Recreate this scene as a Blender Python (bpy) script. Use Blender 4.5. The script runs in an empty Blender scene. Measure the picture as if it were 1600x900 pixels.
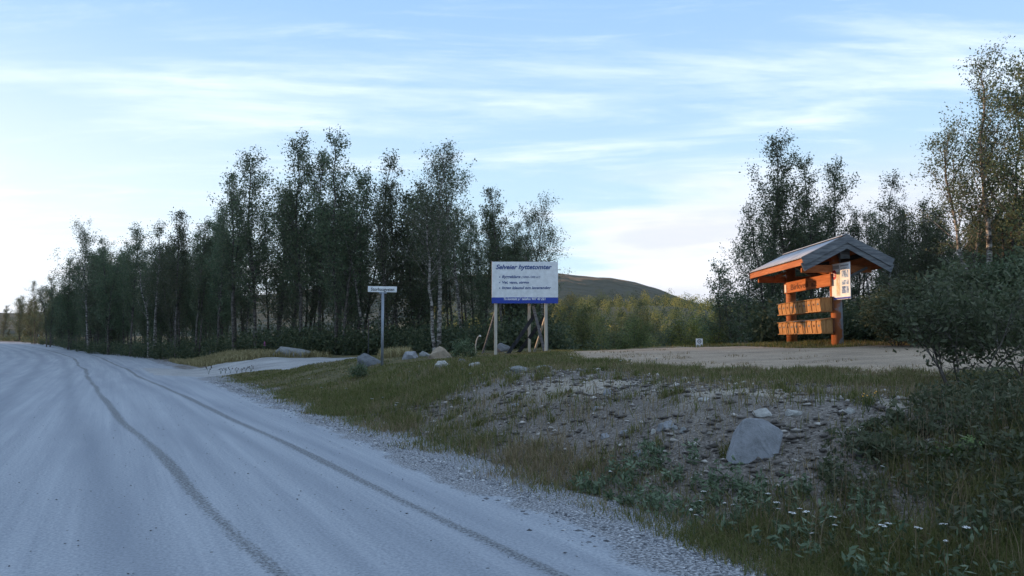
import bpy, bmesh, math, random
import numpy as np
from mathutils import Vector, Matrix
R = math.radians
scn = bpy.context.scene
COL = scn.collection

# ---------------------------------------------------------------- camera
EYE = 1.55; F = 1230.0; YH = 533.0
PITCH = math.atan((YH-450)/F)
cam_d = bpy.data.cameras.new('camera'); cam = bpy.data.objects.new('camera', cam_d); COL.objects.link(cam)
cam_d.sensor_width = 36; cam_d.lens = 36*F/1600
cam_d.clip_start = .1; cam_d.clip_end = 20000
cam.location = (0, 0, EYE); cam.rotation_euler = (R(90)+PITCH, 0, 0)
scn.camera = cam

# ---------------------------------------------------------------- sky, sun, exposure
SUN_EL = 5.0; SUN_AZ = -70.0            # azimuth from +Y, negative is to the left
w = bpy.data.worlds.new('World'); scn.world = w; w.use_nodes = True
nt = w.node_tree; N = nt.nodes; L = nt.links
for n in list(N): N.remove(n)
def nd(t, **k):
    n = N.new(t)
    for a, b in k.items(): setattr(n, a, b)
    return n
def mth(op, a, b=None, clamp=False):
    n = nd('ShaderNodeMath', operation=op, use_clamp=clamp)
    for i, v in enumerate((a, b)):
        if v is None: continue
        if isinstance(v, (int, float)): n.inputs[i].default_value = v
        else: L.new(v, n.inputs[i])
    return n.outputs[0]
def ramp2(v, a, b):
    n = nd('ShaderNodeMapRange', interpolation_type='SMOOTHSTEP', clamp=True)
    L.new(v, n.inputs[0]); n.inputs[1].default_value = a; n.inputs[2].default_value = b
    return n.outputs[0]
def mixc(f, a, b, bt='MIX'):
    n = nd('ShaderNodeMix', data_type='RGBA', blend_type=bt)
    if isinstance(f, (int, float)): n.inputs[0].default_value = f
    else: L.new(f, n.inputs[0])
    for i, v in ((6, a), (7, b)):
        if isinstance(v, tuple): n.inputs[i].default_value = (*v, 1)
        else: L.new(v, n.inputs[i])
    return n.outputs[2]
sky = nd('ShaderNodeTexSky', sky_type='NISHITA', sun_disc=False)
sky.sun_elevation = R(SUN_EL); sky.sun_rotation = R(SUN_AZ); sky.air_density = 1.0; sky.dust_density = .6; sky.ozone_density = 2.0
tc = nd('ShaderNodeTexCoord'); sp = nd('ShaderNodeSeparateXYZ'); L.new(tc.outputs['Generated'], sp.inputs[0])
X, Y, Z = sp.outputs
SKYK = 1.0
# broad clear-sky colour: the Nishita sky lifted by thin high haze
zc = mth('MAXIMUM', Z, 0.0)
up = ramp2(zc, 0.0, .55)
hazecol = mixc(up, (5.5, 7.4, 8.6), (2.5, 4.5, 8.0))
zen = ramp2(zc, .42, .80)
hazecol = mixc(zen, hazecol, (4.3, 5.8, 8.0))  # sky overhead, out of view, brightened as added ambient fill
base = mixc(.80, sky.outputs[0], hazecol)
# brighter, warmer towards the set sun at the left
dl = nd('ShaderNodeVectorMath', operation='DOT_PRODUCT'); L.new(tc.outputs['Generated'], dl.inputs[0])
dl.inputs[1].default_value = (math.sin(R(SUN_AZ)), math.cos(R(SUN_AZ)), 0.02)
glow = mth('MULTIPLY', ramp2(dl.outputs['Value'], .35, 1.0), mth('SUBTRACT', 1.0, ramp2(zc, .02, .42)))
base = mixc(mth('MULTIPLY', glow, .9), base, (7.8, 8.0, 8.7))
# wispy cloud streaks, laid on a flat layer overhead
den = mth('ADD', zc, .10)
cx = mth('DIVIDE', X, den); cy = mth('DIVIDE', Y, den)
cv = nd('ShaderNodeCombineXYZ'); L.new(cx, cv.inputs[0]); L.new(cy, cv.inputs[1])
def cloud(scale, rot, loc, detail, rough, lo, hi, dist=.6):
    mp = nd('ShaderNodeMapping'); L.new(cv.outputs[0], mp.inputs[0])
    mp.inputs['Scale'].default_value = scale; mp.inputs['Rotation'].default_value = (0, 0, R(rot)); mp.inputs['Location'].default_value = loc
    nz = nd('ShaderNodeTexNoise'); L.new(mp.outputs[0], nz.inputs[0])
    nz.inputs['Scale'].default_value = 1; nz.inputs['Detail'].default_value = detail; nz.inputs['Roughness'].default_value = rough
    nz.inputs['Distortion'].default_value = dist
    return ramp2(nz.outputs[0], lo, hi)
c1 = cloud((.50, 1.35, 1), 14, (3.1, 1.7, 0), 9, .60, .47, .70)
c2 = cloud((1.3, 4.2, 1), -8, (7.3, 4.4, 2), 8, .66, .50, .82)
cl = mth('ADD', mth('MULTIPLY', c1, 1.0), mth('MULTIPLY', c2, .55), clamp=True)
cl = mth('MULTIPLY', cl, ramp2(Z, 0.0, .05))
ccol = mixc(ramp2(zc, .02, .3), (8.1, 8.2, 8.6), (6.9, 7.8, 8.9))
skyc = mixc(mth('MULTIPLY', cl, .9), base, ccol)
mp = nd('ShaderNodeMapping'); L.new(tc.outputs['Generated'], mp.inputs[0]); mp.inputs['Scale'].default_value = (2.4, 2.4, 11); mp.inputs['Location'].default_value = (4.35, .2, 1.1)
nz = nd('ShaderNodeTexNoise'); L.new(mp.outputs[0], nz.inputs[0]); nz.inputs['Scale'].default_value = 1; nz.inputs['Detail'].default_value = 9; nz.inputs['Roughness'].default_value = .52
low = mth('MULTIPLY', ramp2(nz.outputs[0], .45, .60), mth('MULTIPLY', ramp2(Z, .0, .04), mth('SUBTRACT', 1.0, ramp2(Z, .13, .24))))
low = mth('MULTIPLY', low, ramp2(X, -.15, .2))
lowc = mixc(ramp2(nz.outputs[0], .50, .64), (8.4, 7.9, 8.1), (6.0, 6.1, 6.8))
skyc = mixc(mth('MULTIPLY', low, .85), skyc, lowc)
bg = nd('ShaderNodeBackground'); L.new(skyc, bg.inputs[0]); bg.inputs[1].default_value = .088
wo = nd('ShaderNodeOutputWorld'); L.new(bg.outputs[0], wo.inputs[0])

sd = bpy.data.lights.new('sun', 'SUN'); so = bpy.data.objects.new('sun', sd); COL.objects.link(so)
sd.energy = 3.0; sd.angle = R(.6); sd.color = (1.0, .60, .30)
sv = Vector((math.sin(R(SUN_AZ))*math.cos(R(SUN_EL)), math.cos(R(SUN_AZ))*math.cos(R(SUN_EL)), math.sin(R(SUN_EL))))
so.rotation_euler = sv.to_track_quat('Z', 'Y').to_euler()
so.location = (-30, 10, 30)
vs = scn.view_settings; vs.view_transform = 'Standard'; vs.look = 'None'; vs.exposure = 0.82; vs.gamma = 1.0; vs.use_curve_mapping = False
scn.cycles.max_bounces = 6; scn.cycles.diffuse_bounces = 3; scn.cycles.transparent_max_bounces = 4
scn.cycles.volume_bounces = 0; scn.cycles.use_denoising = True

# ---------------------------------------------------------------- helpers
def link(o, parent=None):
    COL.objects.link(o)
    if parent is not None: o.parent = parent
    return o
def tag(o, label=None, cat=None, group=None, kind=None):
    if label: o['label'] = label
    if cat: o['category'] = cat
    if group: o['group'] = group
    if kind: o['kind'] = kind
    return o
def empty(name, loc, rz=0, label=None, cat=None, group=None):
    o = bpy.data.objects.new(name, None); link(o); o.location = loc; o.rotation_euler = (0, 0, rz)
    o.empty_display_size = .2
    return tag(o, label, cat, group)
def mesh_np(name, V, Fq, mat, parent=None, smooth=False, uv=None, attrs=None):
    """V (n,3), Fq list of (faces array (m,k), material index)"""
    me = bpy.data.meshes.new(name)
    if not isinstance(Fq, list): Fq = [(Fq, 0)]
    Fq = [(np.asarray(f, dtype=np.int32), mi) for f, mi in Fq if len(f)]
    V = np.asarray(V, dtype=np.float32)
    nl = sum(f.size for f, _ in Fq); nf = sum(len(f) for f, _ in Fq)
    me.vertices.add(len(V)); me.vertices.foreach_set('co', V.ravel())
    me.loops.add(nl); me.loops.foreach_set('vertex_index', np.concatenate([f.ravel() for f, _ in Fq]))
    me.polygons.add(nf)
    tot = np.concatenate([np.full(len(f), f.shape[1], np.int32) for f, _ in Fq])
    st = np.concatenate([[0], np.cumsum(tot)[:-1]]).astype(np.int32)
    me.polygons.foreach_set('loop_start', st)
    me.polygons.foreach_set('material_index', np.concatenate([np.full(len(f), mi, np.int32) for f, mi in Fq]))
    me.update(calc_edges=True)
    if smooth: me.polygons.foreach_set('use_smooth', np.ones(nf, bool))
    if attrs:
        for an, av in attrs.items():
            av = np.asarray(av, dtype=np.float32)
            if av.ndim == 1:
                a = me.attributes.new(an, 'FLOAT', 'POINT'); a.data.foreach_set('value', av)
            else:
                a = me.attributes.new(an, 'FLOAT_VECTOR', 'POINT'); a.data.foreach_set('vector', av.ravel())
    me.validate()
    for m in (mat if isinstance(mat, (list, tuple)) else [mat]): me.materials.append(m)
    o = bpy.data.objects.new(name, me); link(o, parent)
    return o
class MB:
    """collects simple solids into one mesh"""
    def __init__(s): s.b = bmesh.new()
    def box(s, c, d, rot=None, bev=0):
        r = bmesh.ops.create_cube(s.b, size=1)
        M = Matrix.Translation(c) @ (rot.to_4x4() if rot is not None else Matrix()) @ Matrix.Diagonal((*d, 1))
        bmesh.ops.transform(s.b, matrix=M, verts=r['verts'])
        if bev:
            es = list({e for v in r['verts'] for e in v.link_edges})
            bmesh.ops.bevel(s.b, geom=es, offset=bev, segments=1, affect='EDGES')
        return s
    def bar(s, a, b, wd, th, up=Vector((0, 0, 1)), bev=0):
        a, b = Vector(a), Vector(b); z = (b-a).normalized(); x = z.cross(up)
        if x.length < 1e-4: x = z.cross(Vector((0, 1, 0)))
        x.normalize(); y = z.cross(x)
        m = Matrix((x, y, z)).transposed()
        return s.box((a+b)/2, (wd, th, (b-a).length), m, bev)
    def tube(s, pts, rad, sides=10, rng=None, jit=0):
        pts = [Vector(p) for p in pts]; prev = None
        for i, p in enumerate(pts):
            t = (pts[min(i+1, len(pts)-1)]-pts[max(i-1, 0)]).normalized()
            x = t.cross(Vector((.31, .95, .05))).normalized(); y = t.cross(x)
            r = rad[i] if isinstance(rad, (list, tuple)) else rad
            ring = []
            for k in range(sides):
                a = 2*math.pi*k/sides
                rr = r*(1+(rng.uniform(-jit, jit) if rng else 0))
                ring.append(s.b.verts.new(p+(x*math.cos(a)+y*math.sin(a))*rr))
            if prev:
                for k in range(sides):
                    s.b.faces.new((prev[k], prev[(k+1) % sides], ring[(k+1) % sides], ring[k]))
            else: s.b.faces.new(ring[::-1])
            prev = ring
        s.b.faces.new(prev); return s
    def prism(s, poly, y0, y1):
        """poly in xz, extruded along y"""
        a = [s.b.verts.new((x, y0, z)) for x, z in poly]; b = [s.b.verts.new((x, y1, z)) for x, z in poly]
        s.b.faces.new(a); s.b.faces.new(b[::-1]); n = len(poly)
        for i in range(n): s.b.faces.new((a[i], b[i], b[(i+1) % n], a[(i+1) % n]))
        return s
    def disc(s, c, r, y, seg=28, rz=1.0):
        s.b.faces.new([s.b.verts.new((c[0]+r*math.cos(2*math.pi*k/seg), y, c[1]+rz*r*math.sin(2*math.pi*k/seg))) for k in range(seg)]); return s
    def build(s, name, mat, parent=None, smooth=False):
        bmesh.ops.recalc_face_normals(s.b, faces=s.b.faces)
        me = bpy.data.meshes.new(name); s.b.to_mesh(me); s.b.free()
        if smooth:
            for p in me.polygons: p.use_smooth = True
        me.materials.append(mat)
        return link(bpy.data.objects.new(name, me), parent)
def text(name, s, size, mat, parent, loc, width=None, shear=0, bold=0, rot=(R(90), 0, 0), align='LEFT', spacing=1.0):
    c = bpy.data.curves.new('lettering', 'FONT'); c.body = s; c.size = size; c.shear = shear; c.offset = bold
    c.extrude = .0015; c.align_x = align; c.space_character = spacing; c.resolution_u = 3
    t = bpy.data.objects.new('lettering', c); COL.objects.link(t)
    bpy.context.view_layer.update()
    dg = bpy.context.evaluated_depsgraph_get()
    me = bpy.data.meshes.new_from_object(t.evaluated_get(dg)); bpy.data.objects.remove(t); me.materials.clear(); me.materials.append(mat)
    o = bpy.data.objects.new(name, me); link(o, parent); o.location = loc; o.rotation_euler = rot
    if width:
        xs = [v.co.x for v in me.vertices]; k = width/(max(xs)-min(xs))
        for v in me.vertices: v.co.x *= k
    return o
def copy_thing(src, loc, rz=0, sc=None, label=None, group=None, cat=None):
    r = src.copy(); COL.objects.link(r); r.location = loc; r.rotation_euler = (0, 0, rz)
    if sc is not None: r.scale = sc if isinstance(sc, (tuple, list)) else (sc, sc, sc)
    if label: r['label'] = label
    if group: r['group'] = group
    if cat: r['category'] = cat
    for ch in list(src.children):
        c = ch.copy(); COL.objects.link(c); c.parent = r
        for g in ch.children:
            d = g.copy(); COL.objects.link(d); d.parent = c
    return r

# ---- noise for numpy
_rs = np.random.RandomState(5); _P = _rs.rand(64, 64)
def vnoise(x, y, s=1.0, seed=0):
    x = np.asarray(x, float)/s+seed*7.31; y = np.asarray(y, float)/s+seed*3.17
    xi = np.floor(x).astype(int); yi = np.floor(y).astype(int); fx = x-xi; fy = y-yi
    fx = fx*fx*(3-2*fx); fy = fy*fy*(3-2*fy)
    g = lambda a, b: _P[a % 64, b % 64]
    return (g(xi, yi)*(1-fx)+g(xi+1, yi)*fx)*(1-fy)+(g(xi, yi+1)*(1-fx)+g(xi+1, yi+1)*fx)*fy
def fbm(x, y, s, o=4, seed=0):
    t = 0; a = .5
    for i in range(o): t = t+a*vnoise(x, y, s/2**i, seed+i); a *= .5
    return t/(1-.5**o)
def sm(t): t = np.clip(t, 0, 1); return t*t*(3-2*t)

# ---- the road's right edge and the coordinates along it
EDGE = np.array([(14.5, -20), (4.25, 0), (-4.4, 17), (-12.8, 33.4), (-22, 51), (-36, 76), (-55, 105), (-85, 145), (-125, 190), (-175, 230), (-260, 280)], float)
# smooth it (Catmull-Rom)
def catmull(P, n=8):
    out = []
    for i in range(len(P)-1):
        p0 = P[max(i-1, 0)]; p1 = P[i]; p2 = P[i+1]; p3 = P[min(i+2, len(P)-1)]
        for k in range(n):
            t = k/n
            out.append(.5*((2*p1)+(-p0+p2)*t+(2*p0-5*p1+4*p2-p3)*t*t+(-p0+3*p1-3*p2+p3)*t**3))
    out.append(P[-1]); return np.array(out)
EC = catmull(EDGE, 6)
_seg = EC[1:]-EC[:-1]; _len = np.hypot(_seg[:, 0], _seg[:, 1]); _cum = np.concatenate([[0], np.cumsum(_len)])
_i0 = np.argmin(np.hypot(EC[:, 0]-4.25, EC[:, 1])); U0 = _cum[_i0]-1.93
def su(x, y):
    x = np.asarray(x, float); y = np.asarray(y, float); sh = x.shape; x = x.ravel(); y = y.ravel()
    best = np.full(x.shape, 1e18); S = np.zeros_like(x); U = np.zeros_like(x)
    for i in range(len(_seg)):
        d = _seg[i]/_len[i]; rx = x-EC[i, 0]; ry = y-EC[i, 1]
        t = rx*d[0]+ry*d[1]; tc_ = np.clip(t, 0 if i else -1e4, _len[i] if i < len(_seg)-1 else 1e4)
        dx = rx-d[0]*tc_; dy = ry-d[1]*tc_; dd = dx*dx+dy*dy
        m = dd < best; best = np.where(m, dd, best)
        side = np.sign(rx*d[1]-ry*d[0]); S = np.where(m, side*np.sqrt(dd), S); U = np.where(m, _cum[i]+tc_-U0, U)
    return S.reshape(sh), U.reshape(sh)
def xy(s, u):
    """point at offset s (right positive) from the edge at length u"""
    s = np.asarray(s, float); u = np.asarray(u, float)+U0
    i = np.clip(np.searchsorted(_cum, u)-1, 0, len(_seg)-1)
    d = _seg[i]/_len[i][..., None]; t = (u-_cum[i])[..., None]
    nx = np.gradient(EC[:, 0]); ny = np.gradient(EC[:, 1]); nn = np.hypot(nx, ny); nx /= nn; ny /= nn
    f = t[..., 0]/_len[i]; dx = nx[i]*(1-f)+nx[i+1]*f; dy = ny[i]*(1-f)+ny[i+1]*f
    p = EC[i]+d*t
    return p[..., 0]+s*dy, p[..., 1]-s*dx
def zroad(u): return sm((u-60)/170)*1.45
def side_road_c(x): return 36.8+.5*np.maximum(0, -13-np.asarray(x, float))      # centre line (y) of the side road
def side_road_h(x): x = np.asarray(x, float); return (2.7+.35*np.maximum(0, -13-x))*(1-.8*sm((x+7)/6))
def side_mask(x, y): return (np.abs(y-side_road_c(x)) < side_road_h(x)) & (x < -1)
def ground_z(x, y, detail=True):
    x = np.asarray(x, float); y = np.asarray(y, float)
    s, u = su(x, y)
    z = zroad(u)
    wd = np.interp(u, [-6, 3, 6.5, 10.5, 16, 25, 35, 60], [6.5, 6.3, 5.6, 3.3, 4.2, 6, 6, 6])
    hs = np.interp(u, [-10, 45, 80, 130], [1, 1, .75, .45])
    H = (.72+.045*np.clip(s, 0, 16))*hs
    prof = sm(s/wd)
    bank = H*prof
    # side road cutting
    wsr = sm((x+24)/5)*(1-sm((x+3)/5))*sm((y-31.5)/2)*(1-sm((y-47)/7))
    bank = bank*(1-wsr)+np.clip(.27+.078*(y-33.5), .03, .80)*sm(s/3.6)**.8*wsr
    z = z+np.where(s > 0, bank, 0)
    z = z-.07*np.exp(-((s-.8)/.45)**2)*(1-sm((u-20)/5))
    # left side of the road
    l = -s-14
    z = z+np.where(l > 0, .35*sm(l/3), 0)
    ridge = 23*np.exp(-((l-52)/24)**2)*sm((l-8)/20)*(1-sm((u-225)/50))*sm((u+70)/30)  # unseen ridge added left of the view to shade the foreground
    # saddle cut in the added ridge to let a sun beam reach the shelter
    t = (x-9.3)*math.sin(R(SUN_AZ))+(y-25.2)*math.cos(R(SUN_AZ)); c = -(x-9.3)*math.cos(R(SUN_AZ))+(y-25.2)*math.sin(R(SUN_AZ))
    sun_gap = (1-sm((np.abs(c)-4.4)/2.2))*sm((t-20)/20)
    ridge = ridge*(1-sun_gap)+np.minimum(ridge, 1.0+t*.075)*sun_gap
    z = z+np.where(l > 0, ridge, 0)
    # valley behind the gravel lot
    a = x/np.maximum(y, 1)
    m = sm((a-.03)/.06)*(1-sm((a-.29)/.05)); m = np.maximum(m, sm((y-90)/120)*(x > -40))
    z = z-m*9*sm((y-27.5)/30)*np.where(y > 0, 1, 0)
    z = z+sm((y-170)/420)*np.clip((x+150)/200, 0, 1)*(22+14*fbm(x, y, 70, 2, 44))+sm((y-130)/60)*(fbm(x, y, 45, 2, 46)-.5)*9*(x > -60)
    if detail:
        near = (1-sm((np.hypot(x, y)-60)/40))
        off = sm((s-.2)/1.0)+sm((-s-14.2)/1.0)
        lot = lot_mask(x, y)
        z = z+near*off*(1-.85*lot)*((fbm(x, y, 1.7, 3, 3)-.5)*.16+(fbm(x, y, .45, 2, 9)-.5)*.05)
        z = z+off*(1-near)*(fbm(x, y, 30, 3, 4)-.5)*2.0*sm((y-100)/80)
    return z
def lot_mask(x, y):
    s, u = np.asarray(x)*.891+np.asarray(y)*.454-3.78, None
    yf = np.interp(np.asarray(x), [1, 5, 7.3, 8.8, 16, 25], [28.6, 28.2, 26.2, 22.7, 20.6, 17])
    e = (fbm(x, y, 3.2, 4, 21)-.5)*3.4+(fbm(x, y, .6, 3, 22)-.5)*1.6
    return sm((s-6.9+e)/.5)*sm((yf-y+e*.5)/.6)*sm((np.asarray(x)-1.2)/1.0)*sm((30-x)/2)*sm((y+2)/3)
def gz(x, y): return float(ground_z(np.array([x]), np.array([y]))[0])
fwd = Vector((0, math.cos(PITCH), math.sin(PITCH))); upv = Vector((0, -math.sin(PITCH), math.cos(PITCH)))
def ray(px, py): return fwd*F+Vector((1, 0, 0))*(px-800)+upv*(450-py)
def pt(px, py, Yd):
    r = ray(px, py); return Vector((0, 0, EYE))+r*(Yd/r.y)
def at(px, py, mx=150):
    r = ray(px, py); ys = np.concatenate([np.arange(3, 40, .03), np.arange(40, mx, .2)])
    k = ys/r.y; X_ = r.x*k; Z_ = EYE+r.z*k; g = ground_z(X_, ys); i = np.argmax(g >= Z_)
    if g[i] < Z_[i]: i = len(ys)-1
    return Vector((X_[i], ys[i], g[i]))
def onground(px, Yd, dz=0):
    p = pt(px, 500, Yd); return Vector((p.x, p.y, gz(p.x, p.y)+dz))

# ---------------------------------------------------------------- materials
def M_(name):
    m = bpy.data.materials.new(name); m.use_nodes = True
    t = m.node_tree; b = t.nodes['Principled BSDF']; b.inputs['Specular IOR Level'].default_value = .25
    return m, t, b
def noise_col(t, stops, scale, detail=4, coord='Object', rough=.6, stretch=None, loc=0):
    co = t.nodes.new('ShaderNodeTexCoord'); src = co.outputs[coord]
    if stretch or loc:
        mp = t.nodes.new('ShaderNodeMapping'); t.links.new(src, mp.inputs[0]); mp.inputs['Scale'].default_value = stretch or (1, 1, 1)
        mp.inputs['Location'].default_value = (loc, loc, loc); src = mp.outputs[0]
    n = t.nodes.new('ShaderNodeTexNoise'); n.inputs['Scale'].default_value = scale; n.inputs['Detail'].default_value = detail; n.inputs['Roughness'].default_value = rough
    t.links.new(src, n.inputs[0])
    r = t.nodes.new('ShaderNodeValToRGB'); e = r.color_ramp.elements
    e[0].position, e[0].color = stops[0][0], (*stops[0][1], 1); e[1].position, e[1].color = stops[-1][0], (*stops[-1][1], 1)
    for p, c in stops[1:-1]: x = e.new(p); x.color = (*c, 1)
    t.links.new(n.outputs[0], r.inputs[0]); return r.outputs[0], n
def tmix(t, f, a, b, bt='MIX'):
    n = t.nodes.new('ShaderNodeMix'); n.data_type = 'RGBA'; n.blend_type = bt
    if isinstance(f, (int, float)): n.inputs[0].default_value = f
    else: t.links.new(f, n.inputs[0])
    for i, v in ((6, a), (7, b)):
        if isinstance(v, tuple): n.inputs[i].default_value = (*v, 1)
        else: t.links.new(v, n.inputs[i])
    return n.outputs[2]
def tmath(t, op, a, b=None, clamp=False):
    n = t.nodes.new('ShaderNodeMath'); n.operation = op; n.use_clamp = clamp
    for i, v in enumerate((a, b)):
        if v is None: continue
        if isinstance(v, (int, float)): n.inputs[i].default_value = v
        else: t.links.new(v, n.inputs[i])
    return n.outputs[0]
def tramp(t, v, a, b):
    n = t.nodes.new('ShaderNodeMapRange'); n.interpolation_type = 'SMOOTHSTEP'
    t.links.new(v, n.inputs[0]); n.inputs[1].default_value = a; n.inputs[2].default_value = b; return n.outputs[0]
def attr(t, name, out='Fac'):
    n = t.nodes.new('ShaderNodeAttribute'); n.attribute_name = name; return n.outputs[out]
def bump(t, b, h, strength, dist):
    n = t.nodes.new('ShaderNodeBump'); n.inputs['Strength'].default_value = strength; n.inputs['Distance'].default_value = dist
    t.links.new(h, n.inputs['Height']); t.links.new(n.outputs[0], b.inputs['Normal'])
def simple(name, stops, scale, rough=.8, bmp=.3, bd=.01, stretch=None, coord='Object', spec=.25, metal=0, detail=5):
    m, t, b = M_(name); c, n = noise_col(t, stops, scale, detail, coord, stretch=stretch)
    t.links.new(c, b.inputs['Base Color']); b.inputs['Roughness'].default_value = rough; b.inputs['Specular IOR Level'].default_value = spec
    b.inputs['Metallic'].default_value = metal
    if bmp: bump(t, b, n.outputs[0], bmp, bd)
    return m
def leafmat(name, c1, c2, c3, trans=.25, rough=.6):
    m, t, b = M_(name)
    g = t.nodes.new('ShaderNodeNewGeometry'); oi = t.nodes.new('ShaderNodeObjectInfo')
    r = t.nodes.new('ShaderNodeValToRGB'); e = r.color_ramp.elements
    e[0].color = (*c1, 1); e[1].color = (*c3, 1); x = e.new(.5); x.color = (*c2, 1)
    t.links.new(g.outputs['Random Per Island'], r.inputs[0])
    h = t.nodes.new('ShaderNodeHueSaturation'); t.links.new(r.outputs[0], h.inputs['Color'])
    t.links.new(tmath(t, 'ADD', tmath(t, 'MULTIPLY', oi.outputs['Random'], .06), .47), h.inputs['Hue'])
    t.links.new(tmath(t, 'ADD', tmath(t, 'MULTIPLY', oi.outputs['Random'], .5), .75), h.inputs['Value'])
    t.links.new(h.outputs[0], b.inputs['Base Color']); b.inputs['Roughness'].default_value = rough
    tr = t.nodes.new('ShaderNodeBsdfTranslucent'); t.links.new(h.outputs[0], tr.inputs[0])
    mx = t.nodes.new('ShaderNodeMixShader'); mx.inputs[0].default_value = trans
    t.links.new(b.outputs[0], mx.inputs[1]); t.links.new(tr.outputs[0], mx.inputs[2])
    t.links.new(mx.outputs[0], t.nodes['Material Output'].inputs[0]); return m

# ground
def ground_material():
    m, t, b = M_('ground_soil_and_turf')
    soil, n1 = noise_col(t, [(.3, (.065, .058, .052)), (.5, (.135, .122, .11)), (.72, (.25, .23, .205))], 2.2, 10, rough=.72)
    peb, n2 = noise_col(t, [(.35, (.07, .058, .048)), (.52, (.16, .14, .12)), (.68, (.40, .36, .32))], 26, 3, rough=.6)
    soil = tmix(t, .5, soil, peb)
    sand, _ = noise_col(t, [(.3, (.24, .21, .17)), (.7, (.42, .38, .32))], 5, 8, rough=.7)
    soil = tmix(t, attr(t, 'sand'), soil, sand)
    turf, n3 = noise_col(t, [(.3, (.05, .048, .022)), (.5, (.095, .085, .04)), (.7, (.18, .15, .08))], 1.6, 8, rough=.75)
    n4 = t.nodes.new('ShaderNodeTexNoise'); n4.inputs['Scale'].default_value = 3.5; n4.inputs['Detail'].default_value = 8
    co = t.nodes.new('ShaderNodeTexCoord'); t.links.new(co.outputs['Object'], n4.inputs[0])
    f = tramp(t, tmath(t, 'ADD', attr(t, 'turf'), tmath(t, 'MULTIPLY', tmath(t, 'SUBTRACT', n4.outputs[0], .5), 1.6)), .35, .65)
    c = tmix(t, f, soil, turf)
    t.links.new(c, b.inputs['Base Color']); b.inputs['Roughness'].default_value = .95
    bump(t, b, tmath(t, 'ADD', n2.outputs[0], n1.outputs[0]), .8, .03)
    return m
def gravel_material(name, lo, mid, hi, worn=None):
    m, t, b = M_(name)
    c, n = noise_col(t, [(.32, lo), (.5, mid), (.68, hi)], 30, 4, rough=.7)
    big, n2 = noise_col(t, [(.32, (.60, .60, .60)), (.5, (.92, .92, .92)), (.68, (1.15, 1.15, 1.15))], .55, 8, rough=.72, stretch=(1, 1.8, 1))
    c = tmix(t, 1.0, c, big, 'MULTIPLY')
    t.links.new(c, b.inputs['Base Color']); b.inputs['Roughness'].default_value = .95
    bump(t, b, n.outputs[0], .5, .012)
    return m
def road_material():
    m, t, b = M_('road_gravel_packed')
    su_ = t.nodes.new('ShaderNodeAttribute'); su_.attribute_name = 'su'
    def nz(scale, stretch, detail, rough=.65, loc=0):
        mp = t.nodes.new('ShaderNodeMapping'); mp.inputs['Scale'].default_value = stretch; mp.inputs['Location'].default_value = (loc, loc, 0)
        t.links.new(su_.outputs['Vector'], mp.inputs[0])
        n = t.nodes.new('ShaderNodeTexNoise'); n.inputs['Scale'].default_value = scale; n.inputs['Detail'].default_value = detail; n.inputs['Roughness'].default_value = rough
        t.links.new(mp.outputs[0], n.inputs[0]); return n.outputs[0]
    fine = nz(38, (1, 1, 1), 4)
    streak = nz(1, (5.5, .07, 1), 8, .66, 3)
    patch = nz(1, (1.3, .10, 1), 8, .68, 9)
    c = tmix(t, tramp(t, fine, .3, .7), (.20, .225, .26), (.36, .39, .43))
    c = tmix(t, tmath(t, 'MULTIPLY', tramp(t, streak, .36, .70), .32), c, (.47, .50, .54))
    c = tmix(t, tmath(t, 'MULTIPLY', tramp(t, patch, .40, .68), .38), c, (.18, .205, .25))
    rut = tmath(t, 'MULTIPLY', attr(t, 'rut'), tmath(t, 'ADD', tmath(t, 'MULTIPLY', streak, .9), .35))
    c = tmix(t, rut, c, (.11, .135, .175))
    # loose dark gravel ridges left between the wheel tracks
    grit = nz(24, (1, .8, 1), 5, .85, 5)
    rd = tramp(t, tmath(t, 'ADD', attr(t, 'ridge'), tmath(t, 'MULTIPLY', tmath(t, 'SUBTRACT', grit, .5), 2.2)), .42, .75)
    c = tmix(t, tmath(t, 'MULTIPLY', rd, .78), c, tmix(t, tramp(t, fine, .4, .6), (.05, .055, .06), (.22, .235, .25)))
    # single dark pebbles
    vo = t.nodes.new('ShaderNodeTexVoronoi'); vo.inputs['Scale'].default_value = 5.5
    t.links.new(su_.outputs['Vector'], vo.inputs[0])
    sp_ = tmath(t, 'LESS_THAN', vo.outputs['Distance'], .075)
    sc_ = t.nodes.new('ShaderNodeSeparateColor'); t.links.new(vo.outputs['Color'], sc_.inputs[0])
    sp_ = tmath(t, 'MULTIPLY', sp_, tmath(t, 'GREATER_THAN', sc_.outputs[0], .72))
    c = tmix(t, tmath(t, 'MULTIPLY', sp_, .85), c, (.06, .06, .065))
    sh = tramp(t, tmath(t, 'ADD', attr(t, 'shoulder'), tmath(t, 'MULTIPLY', tmath(t, 'SUBTRACT', grit, .5), 1.2)), .4, .7)
    c = tmix(t, sh, c, tmix(t, tramp(t, fine, .42, .60), (.09, .095, .105), (.36, .37, .39)))
    t.links.new(c, b.inputs['Base Color']); b.inputs['Roughness'].default_value = .92
    h = tmath(t, 'ADD', tmath(t, 'ADD', fine, tmath(t, 'MULTIPLY', rd, 1.5)), tmath(t, 'MULTIPLY', sh, grit))
    bump(t, b, h, .35, .012)
    return m
MG = ground_material()
MROAD = road_material()
MLOT = gravel_material('lot_gravel', (.17, .125, .085), (.34, .265, .19), (.48, .39, .30))
MSIDE = gravel_material('side_gravel', (.22, .22, .22), (.34, .345, .35), (.48, .48, .48))

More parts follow.
